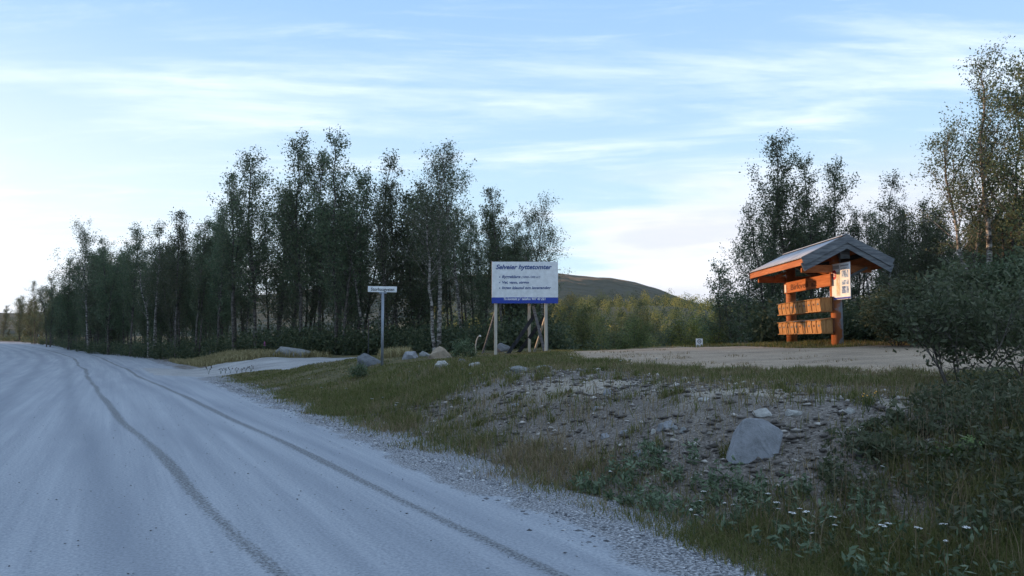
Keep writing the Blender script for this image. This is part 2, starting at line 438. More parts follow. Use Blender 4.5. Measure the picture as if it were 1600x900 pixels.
# ---------------------------------------------------------------- ground sheet
def axis(lo, hi, f0, f1, step, grow):
    a = list(np.arange(f0, f1+1e-6, step)); d = step
    x = f1
    while x < hi: d *= grow; x += d; a.append(min(x, hi))
    d = step; x = f0; pre = []
    while x > lo: d *= grow; x -= d; pre.append(max(x, lo))
    return np.array(pre[::-1]+a)
xs = axis(-5000, 5000, -13, 14, .14, 1.07); ys = axis(-60, 6000, 3, 32, .14, 1.05)
GX, GY = np.meshgrid(xs, ys); GZ = ground_z(GX, GY); S_, U_ = su(GX, GY)
under = sm((-(S_)-.1)/.5)*sm((S_+14.4)/.5); GZ = GZ-.05*under
tst = sm((S_-.5)/1.0)
stony = sm((S_-.9)/.6)*(1-sm((S_-5.0)/1.2))*sm((U_-5.5)/2.0)*(1-sm((U_-19)/4.0))
sandm = np.exp(-((S_-3.5)/.8)**2)*sm((U_-7)/2)*(1-sm((U_-15.5)/3))*sm((fbm(GX, GY, 1.3, 3, 5)-.48)/.08)
turf = np.clip(1.0-.95*stony-.6*sandm, 0, 1)*tst
nearroad = (1-sm((S_-.3)/1.0)); turf = turf*(1-nearroad*.9)
turf = np.where(S_ < -14, 1, turf)
nx, ny = len(xs), len(ys)
idx = np.arange(nx*ny).reshape(ny, nx)
quads = np.stack([idx[:-1, :-1], idx[:-1, 1:], idx[1:, 1:], idx[1:, :-1]], -1).reshape(-1, 4)
g = mesh_np('ground', np.stack([GX, GY, GZ], -1).reshape(-1, 3), quads, MG, smooth=True, attrs={'turf': turf.ravel(), 'sand': sandm.ravel()})
tag(g, kind='structure', label='bank and forest floor of turf, soil and stones beside the road')

# ---------------------------------------------------------------- main road
def ridge1(u): return np.interp(u, [0, 5, 12.3, 28, 60, 95, 140], [-2.2, -2.46, -3.0, -4.0, -5.2, -6.0, -6.5])
def ridge2(u): return np.interp(u, [0, 5, 9, 21, 41, 70, 120], [-1.05, -1.08, -1.15, -1.65, -2.6, -3.4, -4])
rs = np.concatenate([np.arange(-14.6, -5.5, .15), np.arange(-5.5, .9, .045)])
ru = [-8.0]; 
while ru[-1] < 290: ru.append(ru[-1]+max(.08, .012*abs(ru[-1])))
ru = np.array(ru)
RS, RU = np.meshgrid(rs, ru)
edge_n = (fbm(RU, RU*0, 1.2, 4, 31)-.5)*.9
RSx = np.where(RS > 0, RS*(1+edge_n), RS)
RX, RY = xy(RSx, RU)
wob = (fbm(RU, RU*0, 5.0, 4, 12)-.5)*.20
rd1 = np.exp(-((RS-ridge1(RU)-wob)/(.08+.0010*np.abs(RU)))**2); rd2 = np.exp(-((RS-ridge2(RU)-wob*.7)/(.07+.0010*np.abs(RU)))**2)
br = .72+.7*(fbm(RU, RU*0, 3, 3, 17)-.2)
rdg = np.clip((rd1*.9+rd2)*br, 0, 1)
def band(c, wv): return np.exp(-((RS-c-wob*.8)/wv)**2)
rut = np.clip((.6+.6*fbm(RU, RS*2, 9, 3, 90))*.8*(.5*band(ridge1(RU)-.75, .22)+.5*band(ridge2(RU)-.45, .14)+.45*band(ridge2(RU)+.35, .12)+.6*band(ridge1(RU)-2.2, .3)+.4*band(ridge1(RU)-3.4, .3)+.3*band(ridge1(RU)+.5, .16)+.35*band(ridge1(RU)-4.6, .35)), 0, 1)
shd = sm((RS+.72+(fbm(RU, RS, .8, 3, 8)-.5)*.9)/.7)
crown = .05*np.cos(np.clip((RS+5)/5, -1, 1)*math.pi/2)-.05*0
RZ = zroad(RU)+np.where(RS > .0, 0, crown)*sm(-RS/.8)+.012*rdg-.008*rut+(fbm(RX, RY, .5, 3, 2)-.5)*.012+shd*(fbm(RX, RY, .12, 2, 6)-.5)*.02
gzr = ground_z(RX, RY); RZ = np.where(RS > .05, gzr+.012-.03*sm((RS-.55)/.3), np.maximum(RZ, zroad(RU)+.004))
n1, n2 = len(rs), len(ru); idx = np.arange(n1*n2).reshape(n2, n1)
quads = np.stack([idx[:-1, :-1], idx[:-1, 1:], idx[1:, 1:], idx[1:, :-1]], -1).reshape(-1, 4)
rd = mesh_np('road', np.stack([RX, RY, RZ], -1).reshape(-1, 3), quads, MROAD, smooth=True,
             attrs={'ridge': rdg.ravel(), 'rut': rut.ravel(), 'shoulder': shd.ravel(), 'su': np.stack([RS, RU, RS*0], -1).reshape(-1, 3)})
tag(rd, kind='structure', label='wide pale gravel road curving off to the left')

# side road
sx = np.arange(-24, -1, .2); st_ = np.linspace(-1, 1, 15)
SX, ST = np.meshgrid(sx, st_)
hw = side_road_h(SX)+(fbm(SX, ST*3, 1.5, 3, 40)-.5)*.9*np.abs(ST)
SY = side_road_c(SX)+ST*hw
s_, u_ = su(SX, SY); SZ = np.maximum(ground_z(SX, SY, True), zroad(u_))+.03-.05*sm((np.abs(ST)-.8)/.2)
idx = np.arange(SX.size).reshape(SX.shape)
quads = np.stack([idx[:-1, :-1], idx[:-1, 1:], idx[1:, 1:], idx[1:, :-1]], -1).reshape(-1, 4)
sr = mesh_np('side_road', np.stack([SX, SY, SZ], -1).reshape(-1, 3), quads, MSIDE, smooth=True)
tag(sr, kind='structure', label='narrow gravel side road branching off behind the street name sign')

# gravel lot
lx = np.arange(.8, 30, .11); ly = np.arange(-1, 27, .11)
LX, LY = np.meshgrid(lx, ly); lm = lot_mask(LX, LY)
LZ = ground_z(LX, LY)+.022*sm((lm-.25)/.5)-.012
idx = np.arange(LX.size).reshape(LX.shape)
quads = np.stack([idx[:-1, :-1], idx[:-1, 1:], idx[1:, 1:], idx[1:, :-1]], -1)
keep = (lm[:-1, :-1]+lm[1:, 1:]) > .12
lot = mesh_np('gravel_lot', np.stack([LX, LY, LZ], -1).reshape(-1, 3), quads[keep], MLOT, smooth=True)
tag(lot, kind='structure', label='gravel parking lot on top of the bank in front of the mailboxes')

# ---------------------------------------------------------------- the far hill
hx = np.linspace(-1500, 1500, 240); hy = np.linspace(900, 2700, 110)
HX, HY = np.meshgrid(hx, hy)
prof = np.interp(HX, [-1500, -700, -200, 0, 60, 94, 130, 195, 240, 293, 345, 400, 560, 800, 1500], [30, 70, 125, 136, 134, 136, 131, 129, 121, 106, 82, 55, 30, 15, 0])
fall = np.where(HY < 1600, 1/(1+((1600-HY)/330)**2.2), 1/(1+((HY-1600)/600)**2))
HZ = prof*fall+(fbm(HX, HY, 160, 5, 14)-.5)*22*np.clip(fall*1.2, 0, 1)*(1-.75*np.exp(-((HY-1600)/120)**2))+(fbm(HX, HY, 40, 3, 11)-.5)*4
HZ = np.where(HY < 1000, HZ-30*(1000-HY)/100, HZ)
def hill_mat():
    m, t, b = M_('hill_heath')
    c, n = noise_col(t, [(.35, (.09, .05, .025)), (.55, (.22, .12, .055)), (.7, (.32, .21, .12))], .02, 8, rough=.7)
    wood, _ = noise_col(t, [(.35, (.012, .022, .016)), (.65, (.04, .05, .025))], .06, 9, rough=.85)  # woods low on the hill, colour darkened to stand for its shaded side
    co = t.nodes.new('ShaderNodeTexCoord'); s3 = t.nodes.new('ShaderNodeSeparateXYZ'); t.links.new(co.outputs['Object'], s3.inputs[0])
    n5 = t.nodes.new('ShaderNodeTexNoise'); n5.inputs['Scale'].default_value = .02; n5.inputs['Detail'].default_value = 8; t.links.new(co.outputs['Object'], n5.inputs[0])
    f = tramp(t, tmath(t, 'ADD', s3.outputs[2], tmath(t, 'MULTIPLY', n5.outputs[0], 100)), 163, 176)
    t.links.new(tmix(t, f, wood, c), b.inputs['Base Color']); b.inputs['Roughness'].default_value = 1
    bump(t, b, n5.outputs[0], 1, 30)
    return m
idx = np.arange(HX.size).reshape(HX.shape)
quads = np.stack([idx[:-1, :-1], idx[:-1, 1:], idx[1:, 1:], idx[1:, :-1]], -1).reshape(-1, 4)
hill = mesh_np('hill', np.stack([HX, HY, HZ], -1).reshape(-1, 3), quads, hill_mat(), smooth=True)
tag(hill, kind='structure', label='bare heather brown hill behind the woods')

# ================================================================ trees
rng = np.random.RandomState(11)
def frame_from(t):
    t = t/np.linalg.norm(t); a = np.array([0, 0, 1.]) if abs(t[2]) < .9 else np.array([1., 0, 0])
    x = np.cross(t, a); x /= np.linalg.norm(x); return x, np.cross(t, x)
class Wood:
    def __init__(s): s.V = []; s.F = []; s.n = 0
    def tube(s, P, r, k=6):
        P = np.asarray(P, float); m = len(P); ang = np.arange(k)*2*np.pi/k
        x, y = frame_from(P[-1]-P[0]); ring = np.cos(ang)[:, None]*x+np.sin(ang)[:, None]*y
        V = (P[:, None]+ring[None]*np.asarray(r)[:, None, None]).reshape(-1, 3)
        i = np.arange(m-1)[:, None]*k; j = np.arange(k)[None]
        q = np.stack([i+j, i+(j+1) % k, i+k+(j+1) % k, i+k+j], -1).reshape(-1, 4)+s.n
        s.V.append(V); s.F.append(q); s.n += len(V)
    def build(s, name, mat, parent): return mesh_np(name, np.concatenate(s.V), np.concatenate(s.F), mat, parent, smooth=True)
def leaf_quads(C, size, r, elong=1.35, flat=0.0):
    n = len(C); a = r.normal(size=(n, 3)); a[:, 2] *= (1-flat); a /= np.linalg.norm(a, axis=1)[:, None]
    b = np.cross(a, r.normal(size=(n, 3))); b /= np.linalg.norm(b, axis=1)[:, None]
    sz = size*r.uniform(.6, 1.3, n)[:, None]
    nrm = np.cross(a, b)
    V = np.stack([C-a*sz*elong*.5, C+b*sz*.36+nrm*sz*.08, C+a*sz*elong*.5, C-b*sz*.36+nrm*sz*.08], 1).reshape(-1, 3)
    return V, np.arange(n*4).reshape(n, 4)
def make_tree(name, seed, H=10., crown_lo=.28, R_=1.6, stems=1, nb=46, leaves=9000, leaf=.085, lean=.05, top=.25, spread=.25, sparse=0, up=(35, 60), mats=None, r0=.0085, shape=.55, twigs=7, clump=.15):
    r = np.random.RandomState(seed); W = Wood(); C = []
    for si in range(stems):
        h = H*(1 if si == 0 else r.uniform(.72, .95)); n = 12
        tt = np.linspace(0, 1, n); az = r.uniform(0, 6.28)
        ln = lean*r.uniform(.5, 1.5)*(1 if si == 0 else 2.2)
        off = np.array([math.cos(az+si*2.4), math.sin(az+si*2.4), 0])
        wob = np.cumsum(r.normal(size=(n, 2))*.012*H, 0)
        P = np.zeros((n, 3)); P[:, 2] = tt*h-.15*(tt == 0)
        P[:, 0] = off[0]*(spread*(si > 0)+ln*h*tt**1.2)+wob[:, 0]*tt; P[:, 1] = off[1]*(spread*(si > 0)+ln*h*tt**1.2)+wob[:, 1]*tt
        rad = (r0*h)*(1-tt)**.85+.012
        W.tube(P, rad, 8)
        fp = lambda t: np.array([np.interp(t, tt, P[:, k]) for k in range(3)])
        nbs = int(nb*h/H/(stems**.4))
        for b in range(nbs):
            t = crown_lo+(1-crown_lo)*(b+r.rand())/nbs*.99
            q = (t-crown_lo)/(1-crown_lo)
            env = (.22+.78*np.sin(np.pi*(q**(shape+.25)*.80+.12))**.8)*(1-.25*q)*(1-.55*max(0, (q-.93)/.07))
            Lb = R_*env*r.uniform(.45, 1.3)/(stems**.25)
            a = r.uniform(0, 6.28); el = math.radians(r.uniform(*up)+q*15)
            d = np.array([math.cos(a)*math.cos(el), math.sin(a)*math.cos(el), math.sin(el)])
            b0 = fp(t); m = 5; bt = np.linspace(0, 1, m)
            B = b0+d*bt[:, None]*Lb+np.cumsum(r.normal(size=(m, 3))*.035*Lb, 0)*bt[:, None]; B[:, 2] += bt**2*Lb*.12
            B[0] = b0
            rb = max(.006, .28*np.interp(t, tt, rad))
            W.tube(B, rb*(1-bt)+.004, 4)
            nt = max(2, int(twigs*(.5+Lb/R_)))
            for k in range(nt):
                t2 = r.uniform(.25, 1); o = np.array([np.interp(t2, bt, B[:, c]) for c in range(3)])
                dd = d*.7+r.normal(size=3)*.6; dd[2] += .25; dd /= np.linalg.norm(dd); lt = Lb*r.uniform(.2, .45)+.12
                e = o+dd*lt; mid = (o+e)/2+r.normal(size=3)*.03
                W.tube([o, mid, e], [.006, .004, .002], 3)
                if r.rand() < sparse: continue
                w_ = r.uniform(.4, 1.5); nl = w_*lt**.5
                C.append((o, mid, e, nl, lt))
    tot = sum(c[3] for c in C); pts = []
    for o, mid, e, nl, lt in C:
        k = int(leaves*nl/tot)+1; t = r.rand(k, 1)**.7
        pts.append(o+(e-o)*t+r.normal(size=(k, 3))*clump*(.45+.55*min(1, lt/.6)))
    P = np.concatenate(pts)
    P = P[P[:, 2] > .05]
    root = bpy.data.objects.new(name, None); COL.objects.link(root); root.empty_display_size = .3
    W.build('trunk', mats[0], root); V, Fq = leaf_quads(P, leaf, r); mesh_np('crown', V, Fq, mats[1], root)
    return root
def bark_mat(name, white):
    m, t, b = M_(name)
    c, n = noise_col(t, [(.40, (.035, .03, .027)), (.47 if white > .5 else .56, (.13, .115, .10)), (.60 if white > .5 else .74, (.42*white+.06, .40*white+.055, .37*white+.05))], 3.0, 6, 'Object', .7, stretch=(1.2, 1.2, 3.0))
    t.links.new(c, b.inputs['Base Color']); b.inputs['Roughness'].default_value = .85; bump(t, b, n.outputs[0], .5, .02); return m
MB1 = bark_mat('birch_bark', .8); MB2 = bark_mat('dark_bark', .42)
ML = leafmat('birch_leaves', (.065, .095, .055), (.105, .135, .075), (.16, .175, .10), .42)
ML2 = leafmat('pale_birch_leaves', (.08, .105, .04), (.13, .15, .055), (.21, .20, .075), .42)
ML3 = leafmat('sunlit_yellow_birch_leaves', (.10, .12, .03), (.18, .18, .05), (.30, .26, .08), .42)  # leaf colour yellowed to paint low sunlight on trees in the hollow
MLW = leafmat('willow_leaves', (.055, .08, .042), (.095, .125, .065), (.17, .195, .12), .36)
MLH = leafmat('herb_leaves', (.06, .085, .045), (.11, .14, .08), (.20, .24, .16), .25)
MLU = leafmat('scrub_leaves', (.04, .06, .034), (.075, .095, .05), (.13, .14, .075), .36)
V_ = {}
def proto(key, name, **k):
    o = make_tree(name, **k); V_[key] = o; o['_h'] = k.get('H', 10.); return o
proto('a', 'birch_tree', seed=1, R_=1.9, crown_lo=.22, leaves=7600, nb=58, mats=(MB2, ML), shape=.5)
proto('b', 'birch_tree', seed=2, R_=1.75, crown_lo=.30, leaves=6600, nb=52, stems=2, mats=(MB2, ML), spread=.3)
proto('c', 'birch_tree', seed=3, R_=2.2, crown_lo=.18, leaves=9000, nb=60, stems=2, mats=(MB2, ML), spread=.5, shape=.45)
proto('d', 'birch_tree', seed=4, R_=2.3, crown_lo=.38, leaves=5600, nb=44, stems=3, sparse=.25, mats=(MB1, ML), spread=.6, lean=.07)
proto('e', 'birch_tree', seed=5, R_=2.5, crown_lo=.35, leaves=5200, nb=46, stems=1, sparse=.25, mats=(MB1, ML), lean=.08)
proto('f', 'birch_tree', seed=6, R_=2.3, crown_lo=.15, leaves=9800, nb=64, stems=2, mats=(MB2, ML), shape=.42)
proto('g', 'birch_tree', seed=7, R_=2.7, crown_lo=.30, leaves=4200, nb=44, stems=1, sparse=.3, mats=(MB1, ML), lean=.12, up=(30, 55))
proto('h', 'birch_tree', seed=8, R_=2.8, crown_lo=.10, leaves=15000, nb=60, stems=2, mats=(MB2, ML), shape=.4, leaf=.10, clump=.24, top=.6)
proto('i', 'birch_tree', seed=9, R_=3.0, crown_lo=.08, leaves=14000, nb=56, stems=2, mats=(MB2, ML2), shape=.4, leaf=.10, clump=.26, top=.7)
proto('t', 'birch_tree', seed=10, R_=2.3, crown_lo=.42, leaves=9500, leaf=.066, nb=50, stems=2, mats=(MB1, ML), spread=.35, lean=.05, r0=.0115)
proto('y', 'birch_tree', seed=19, R_=2.9, crown_lo=.08, leaves=9000, nb=56, stems=2, mats=(MB2, ML3), shape=.4, leaf=.10, clump=.24, top=.7)
used_proto = set()
def tree(key, px, Yd, top, label=None, group=None, rz=None, h=None, loc=None, wide=1.0):
    src = V_[key]
    p = Vector(loc) if loc is not None else onground(px, Yd)
    hh = h if h is not None else pt(px, top, Yd).z-p.z
    hh = hh*.95; k = hh/src['_h']; rz = rng.uniform(0, 6.28) if rz is None else rz
    kw = max(k, .55)*wide
    if key in used_proto: o = copy_thing(src, p, rz, (kw, kw, k))
    else:
        o = src; used_proto.add(key); o.location = p; o.rotation_euler = (0, 0, rz); o.scale = (kw, kw, k)
    o['category'] = 'tree'; o['label'] = label
    if group: o['group'] = group
    elif 'group' in o: del o['group']
    return o
GL = 'birches along the front edge of the left wood'
rows = [
 ('f', 6, 200, 476, 'low distant birch at the left end of the wood where the road vanishes'),
 ('h', 32, 165, 462, 'small rounded birch second from the road bend at far left'),
 ('f', 55, 140, 438, 'birch with rounded top just right of the road bend'),
 ('c', 80, 115, 428, 'dense birch beside the first tall thin spire left of the wood'),
 ('h', 108, 100, 402, 'broad birch at the foot of the rising left tree line'),
 ('e', 140, 88, 358, 'open crowned birch, first of the tall ones from the left'),
 ('c', 172, 80, 368, 'dense birch between two open crowned birches on the left'),
 ('a', 205, 74, 350, 'pointed birch above the far curve of the road'),
 ('d', 242, 70, 343, 'wispy birch with splayed top over the left verge'),
 ('b', 276, 62, 320, 'thin birch with a spiky top and a gap of sky at its left'),
 ('b', 306, 58, 338, 'slender birch behind the small pale verge rock'),
 ('a', 342, 56, 318, 'birch standing left of the steep step up in the tree line'),
 ('b', 366, 50, 258, 'thin spiky birch at the start of the tallest clump'),
 ('a', 400, 48, 235, 'tall pointed birch above the long flat boulder'),
 ('f', 434, 50, 292, 'full birch in the dip between two pointed tops'),
 ('a', 470, 46, 206, 'very tall narrow birch, left one of the two highest'),
 ('a', 500, 48, 240, 'birch squeezed between the two highest tops'),
 ('c', 526, 44, 205, 'very tall dense birch, right one of the two highest'),
 ('f', 560, 46, 268, 'full birch left of the street name sign'),
 ('d', 592, 44, 230, 'airy round topped birch right above the street name sign'),
 ('c', 622, 43, 272, 'birch with rounded top right of the street name sign'),
 ('h', 655, 44, 285, 'broad dense birch behind the brown peaked boulder'),
 ('t', 686, 38, 224, 'tall birch with forked white trunk above the brown peaked boulder'),
 ('e', 724, 41, 250, 'birch whose crown leans over left of the billboard'),
 ('f', 756, 40, 322, 'low full birch just left of the billboard'),
 ('b', 786, 38, 288, 'thin topped birch rising behind the middle of the billboard'),
 ('e', 822, 36.5, 318, 'sparse birch behind the right half of the billboard'),
 ('g', 852, 37, 342, 'leaning open birch reaching past the right edge of the billboard'),
]
for key, px, Yd, top, lab in rows: tree(key, px, Yd, top, lab, GL)
GR = 'birches behind the mailbox shelter'
rows = [
 ('c', 1128, 47, 404, 'low birch at the left end of the trees behind the lot'),
 ('e', 1165, 42, 374, 'open birch with a bare spike just left of the shelter roof'),
 ('f', 1150, 44, 430, 'dense low birch under the left end of the shelter roof'),
 ('f', 1205, 37, 290, 'full birch at the left shoulder of the clump over the shelter'),
 ('a', 1236, 34, 205, 'tallest birch above the shelter roof'),
 ('c', 1270, 34, 232, 'dense birch right of the tallest one above the shelter'),
 ('a', 1318, 35, 246, 'upright birch directly over the shelter gable'),
 ('f', 1345, 36, 330, 'dense birch behind the right slope of the shelter roof'),
 ('d', 1386, 34, 266, 'airy birch with thin twigs right of the shelter'),
 ('e', 1425, 32, 320, 'small open birch between the airy one and the dark round one'),
 ('h', 1452, 31, 310, 'dark round birch low against the sky at the right'),
 ('g', 1508, 24, 208, 'sparse birch leaning left near the right edge'),
 ('t', 1546, 23, 82, 'tallest birch at the right edge with a many stemmed trunk'),
 ('c', 1574, 23.5, 135, 'dense birch between the two highest at the right edge'),
 ('a', 1604, 22, 90, 'tall birch cut by the right edge of the view'),
 ('f', 1530, 27, 380, 'low full birch under the tall ones at the right edge'),
 ('f', 1480, 28, 400, 'low leafy birch left of the tall right hand birches'),
]
for key, px, Yd, top, lab in rows: tree(key, px, Yd, top, lab, GR)
# the depth of the wood
TOPX = [0, 60, 110, 140, 205, 260, 345, 370, 400, 470, 530, 620, 720, 790, 860]
TOPY = [485, 445, 410, 380, 375, 370, 345, 300, 285, 275, 270, 290, 290, 330, 400]
keys = 'abcfhabcfb'
for i in range(84):
    px = rng.uniform(-40, 870); d0 = np.interp(px, [0, 60, 110, 140, 205, 260, 345, 400, 470, 600, 700, 860], [200, 145, 108, 92, 80, 70, 58, 51, 49, 46, 42, 39])
    Yd = d0*rng.uniform(1.05, 1.35); top = np.interp(px, TOPX, TOPY)+rng.uniform(5, 85)
    tree(keys[i % 10], px, Yd, top, 'birch crowded in among the others deeper in the left wood', 'birches deeper in the left wood')
for i in range(34):
    px = rng.uniform(1190, 1640); Yd = rng.uniform(36, 48) if px < 1450 else rng.uniform(27, 40)
    top = np.interp(px, [1120, 1200, 1300, 1400, 1500, 1620], [440, 330, 290, 330, 330, 300])+rng.uniform(0, 70)
    tree(keys[i % 10], px, Yd, top, 'birch crowded in behind the front trees right of the lot', 'birches deeper in the right wood')
for i in range(34):
    px = rng.uniform(-20, 350); d0 = np.interp(px, [0, 60, 110, 140, 205, 260, 345, 400], [200, 145, 108, 92, 80, 70, 58, 51]); Yd = d0*rng.uniform(.97, 1.12)
    top = np.interp(px, TOPX, TOPY)+rng.uniform(-6, 50)
    tree('hfch'[i % 4], px, Yd, top, 'birch in the low continuous tree line along the far road bend', 'birches in the low tree line at the road bend')
# trees in the valley behind the lot
for i in range(46):
    px = rng.uniform(862, 1150); Yd = 45+60*rng.rand()**1.1
    top = np.interp(px, [860, 900, 960, 1050, 1150], [456, 480, 488, 494, 470])+rng.uniform(-10, 26)+(110-Yd)*.22
    tree('yihfyi'[i % 6], px, Yd, top, 'birch in the hollow between the gravel lot and the far woods', 'birches in the hollow behind the lot', wide=1.15)
# left of the main road
for i in range(12):
    s = -17-rng.uniform(0, 10); u = rng.uniform(100, 190); x, y = xy(np.array([s]), np.array([u])); x = float(x[0]); y = float(y[0])
    tree('fch'[i % 3], 0, 0, 0, 'birch beyond the left verge at the far bend of the road', 'birches left of the road', loc=(x, y, gz(x, y)), h=rng.uniform(6, 8))
for k, o in V_.items():
    if '_h' in o: pass
for o in scn.objects:
    if '_h' in o: del o['_h']

# far woods seen as one mass
def farmat():
    m, t, b = M_('far_wood_leaves'); rr = t.nodes.new('ShaderNodeValToRGB'); e = rr.color_ramp.elements
    e[0].color = (.035, .06, .03, 1); e[1].color = (.44, .37, .09, 1); x = e.new(.45); x.color = (.13, .16, .055, 1)  # yellow end of the ramp puts sunlight on some crowns into their colour
    t.links.new(attr(t, 'tone'), rr.inputs[0]); t.links.new(rr.outputs[0], b.inputs['Base Color']); b.inputs['Roughness'].default_value = .8
    tr = t.nodes.new('ShaderNodeBsdfTranslucent'); t.links.new(rr.outputs[0], tr.inputs[0]); mx = t.nodes.new('ShaderNodeMixShader'); mx.inputs[0].default_value = .35
    t.links.new(b.outputs[0], mx.inputs[1]); t.links.new(tr.outputs[0], mx.inputs[2]); t.links.new(mx.outputs[0], t.nodes['Material Output'].inputs[0]); return m
MFAR = farmat()
def far_wood():
    r = np.random.RandomState(3); Cs = []; 
    n = 2100; y = 150+560*r.rand(n)**.8; a = r.uniform(-.12, .62, n); x = a*y
    z = ground_z(x, y, True); h = r.uniform(3.5, 11, n)*(.75+.6*fbm(x, y, 30, 2, 5))
    V = []; k = 170
    c = r.normal(size=(n, k, 3)); c /= np.linalg.norm(c, axis=2)[..., None]; c *= (r.rand(n, k, 1)**.4)
    P = np.stack([x, y, z+h*.55], -1)[:, None]+c*np.stack([h*.33, h*.33, h*.46], -1)[:, None]
    V, Fq = leaf_quads(P.reshape(-1, 3), .62, r, 1.1)
    tone = np.repeat(np.clip(r.rand(n)*.8+(fbm(x, y, 50, 2, 9)-.4)*.8, 0, 1), k*4)
    o = mesh_np('distant_wood', V, Fq, MFAR, attrs={'tone': tone}); tag(o, kind='stuff', label='far birch woods covering the slope beyond the lot')
far_wood()
# undergrowth
def clumps(name, C, Rr, k, leaf, mat, label, flat=.8, elong=1.4, seed=1):
    r = np.random.RandomState(seed); n = len(C)
    c = r.normal(size=(n, k, 3)); c /= np.linalg.norm(c, axis=2)[..., None]; c *= r.rand(n, k, 1)**.45
    P = C[:, None]+c*Rr[:, None]
    g_ = P.reshape(-1, 3); V, Fq = leaf_quads(g_, leaf, r, elong)
    o = mesh_np(name, V, Fq, mat); return tag(o, kind='stuff', label=label)
r = np.random.RandomState(17)
C = []; RR = []
for i in range(1500):
    px = r.uniform(-20, 880); d0 = np.interp(px, [0, 60, 110, 140, 205, 260, 345, 400, 470, 600, 700, 860], [185, 135, 100, 84, 72, 62, 53, 47, 43.5, 41, 37, 33.5])
    Yd = d0*(1+r.rand()*.22); p = pt(px, 500, Yd); z = gz(p.x, p.y); h = r.uniform(.5, 1.7)*(1 if r.rand() < .75 else 1.5)
    C.append((p.x, p.y, z+h*.45)); RR.append((h*.5, h*.5, h*.6))
for i in range(520):
    px = r.uniform(1180, 1640); Yd = r.uniform(28, 38) if px < 1400 else r.uniform(22.5, 34)
    p = pt(px, 500, Yd); z = gz(p.x, p.y); h = r.uniform(.7, 2.0)
    C.append((p.x, p.y, z+h*.45)); RR.append((h*.5, h*.5, h*.6))
for i in range(150):
    px = r.uniform(860, 1190); Yd = r.uniform(34, 60); p = pt(px, 500, Yd); z = gz(p.x, p.y); h = r.uniform(.9, 2.4)
    C.append((p.x, p.y, z+h*.45)); RR.append((h*.6, h*.6, h*.6))
clumps('undergrowth', np.array(C), np.array(RR), 95, .13, MLU, 'dark tangled undergrowth beneath the birches')

# shrubs that stand out
def make_shrub(name, seed, H, W_, leaves, leaf, mats, stems=7, label=None, loc=(0, 0, 0), low=.25, group=None, cat='bush', clump=.09):
    r = np.random.RandomState(seed); Wd = Wood(); pts = []
    def grow(p, d, L_, rad, lvl):
        m = 6; P = [np.array(p)]; d = d/np.linalg.norm(d)
        for k in range(m):
            d = d+r.normal(size=3)*.13+np.array([0, 0, .05]); d /= np.linalg.norm(d); P.append(P[-1]+d*L_/m)
        P = np.array(P); rr = rad*(1-np.linspace(0, 1, m+1)*.7); Wd.tube(P, rr, 6 if lvl == 0 else 4)
        if lvl < 3:
            for k in range([6, 5, 4][lvl]):
                t = r.uniform(.22 if lvl == 0 else .15, 1.0); i = min(int(t*m), m-1); o = P[i]+(P[i+1]-P[i])*(t*m-i)
                nd_ = d*.6+r.normal(size=3)*.55; nd_[2] += .12
                grow(o, nd_, L_*r.uniform(.38, .62), rad*.5*(1-t*.4), lvl+1)
        if lvl >= 2:
            for k in range(5):
                t = r.rand(); i = min(int(t*m), m-1); pts.append(P[i]+(P[i+1]-P[i])*(t*m-i))
    for k in range(stems):
        a = 6.28*k/stems+r.uniform(-.4, .4); el = r.uniform(38, 82)
        d = np.array([math.cos(a)*math.cos(R(el)), math.sin(a)*math.cos(R(el)), math.sin(R(el))])
        grow((math.cos(a)*.12, math.sin(a)*.12, -.05), d, H*.8 if el > 60 else W_*.85, .018*H/1.8, 0)
    pts = np.array(pts); sel = pts[r.randint(0, len(pts), leaves)]
    P = sel+r.normal(size=(leaves, 3))*clump
    keep = r.rand(leaves) < sm((P[:, 2]/H-low*.4)/(low))*.93+.07
    P = P[keep & (P[:, 2] > .02)]
    root = empty(name, loc, 0, label, cat, group)
    Wd.build('stems', mats[0], root); V, Fq = leaf_quads(P, leaf, r, 1.7); mesh_np('foliage', V, Fq, mats[1], root)
    return root
def gp(x, y): return (x, y, gz(x, y))
GWB = 'willow bushes at the right edge'
make_shrub('willow_bush', 21, 1.28, 1.3, 3000, .048, (MB2, MLW), 7, 'leafy willow bush with bare lower stems in front of the lot', gp(5.45, 9.6), .30, GWB, clump=.07)
make_shrub('willow_bush', 22, 1.25, 1.25, 3000, .048, (MB2, MLW), 7, 'willow bush cut off by the right edge of the view', gp(6.55, 10.0), .28, GWB, clump=.07)
SHR = [(1400, 21.5, 1.35, 'wide round shrub just right of the shelter'), (1448, 20.5, 1.6, 'shrub behind the left part of the near willow bush'),
       (1502, 20, 1.75, 'tall shrub across the lot behind the near willow bush'), (1552, 19.5, 1.85, 'shrub under the tall birches across the lot'), (1605, 19, 1.9, 'shrub at the right edge across the lot')]
proto_s = None
for i, (px, Yd, h, lab) in enumerate(SHR):
    p = onground(px, Yd)
    if proto_s is None: proto_s = make_shrub('shrub', 31, 2.0, 1.7, 7500, .07, (MB2, MLW), 9, lab, p, .02, 'shrubs across the lot', clump=.15); proto_s.scale = (.8, .8, h/2)
    else: copy_thing(proto_s, p, i*1.3, (.95, .95, h/2), lab)
# grey green young willow beside the rocks by the sign
p = at(722, 560); make_shrub('young_willow', 41, .55, .4, 1300, .045, (MB2, MLW), 5, 'small grey green willow in front of the brown peaked boulder', p, .1, None, 'bush', clump=.07)
p = at(560, 590); make_shrub('young_willow', 42, .32, .4, 900, .045, (MB2, MLW), 5, 'small grey green willow at the foot of the street name sign', p, .05, None, 'bush', clump=.07)

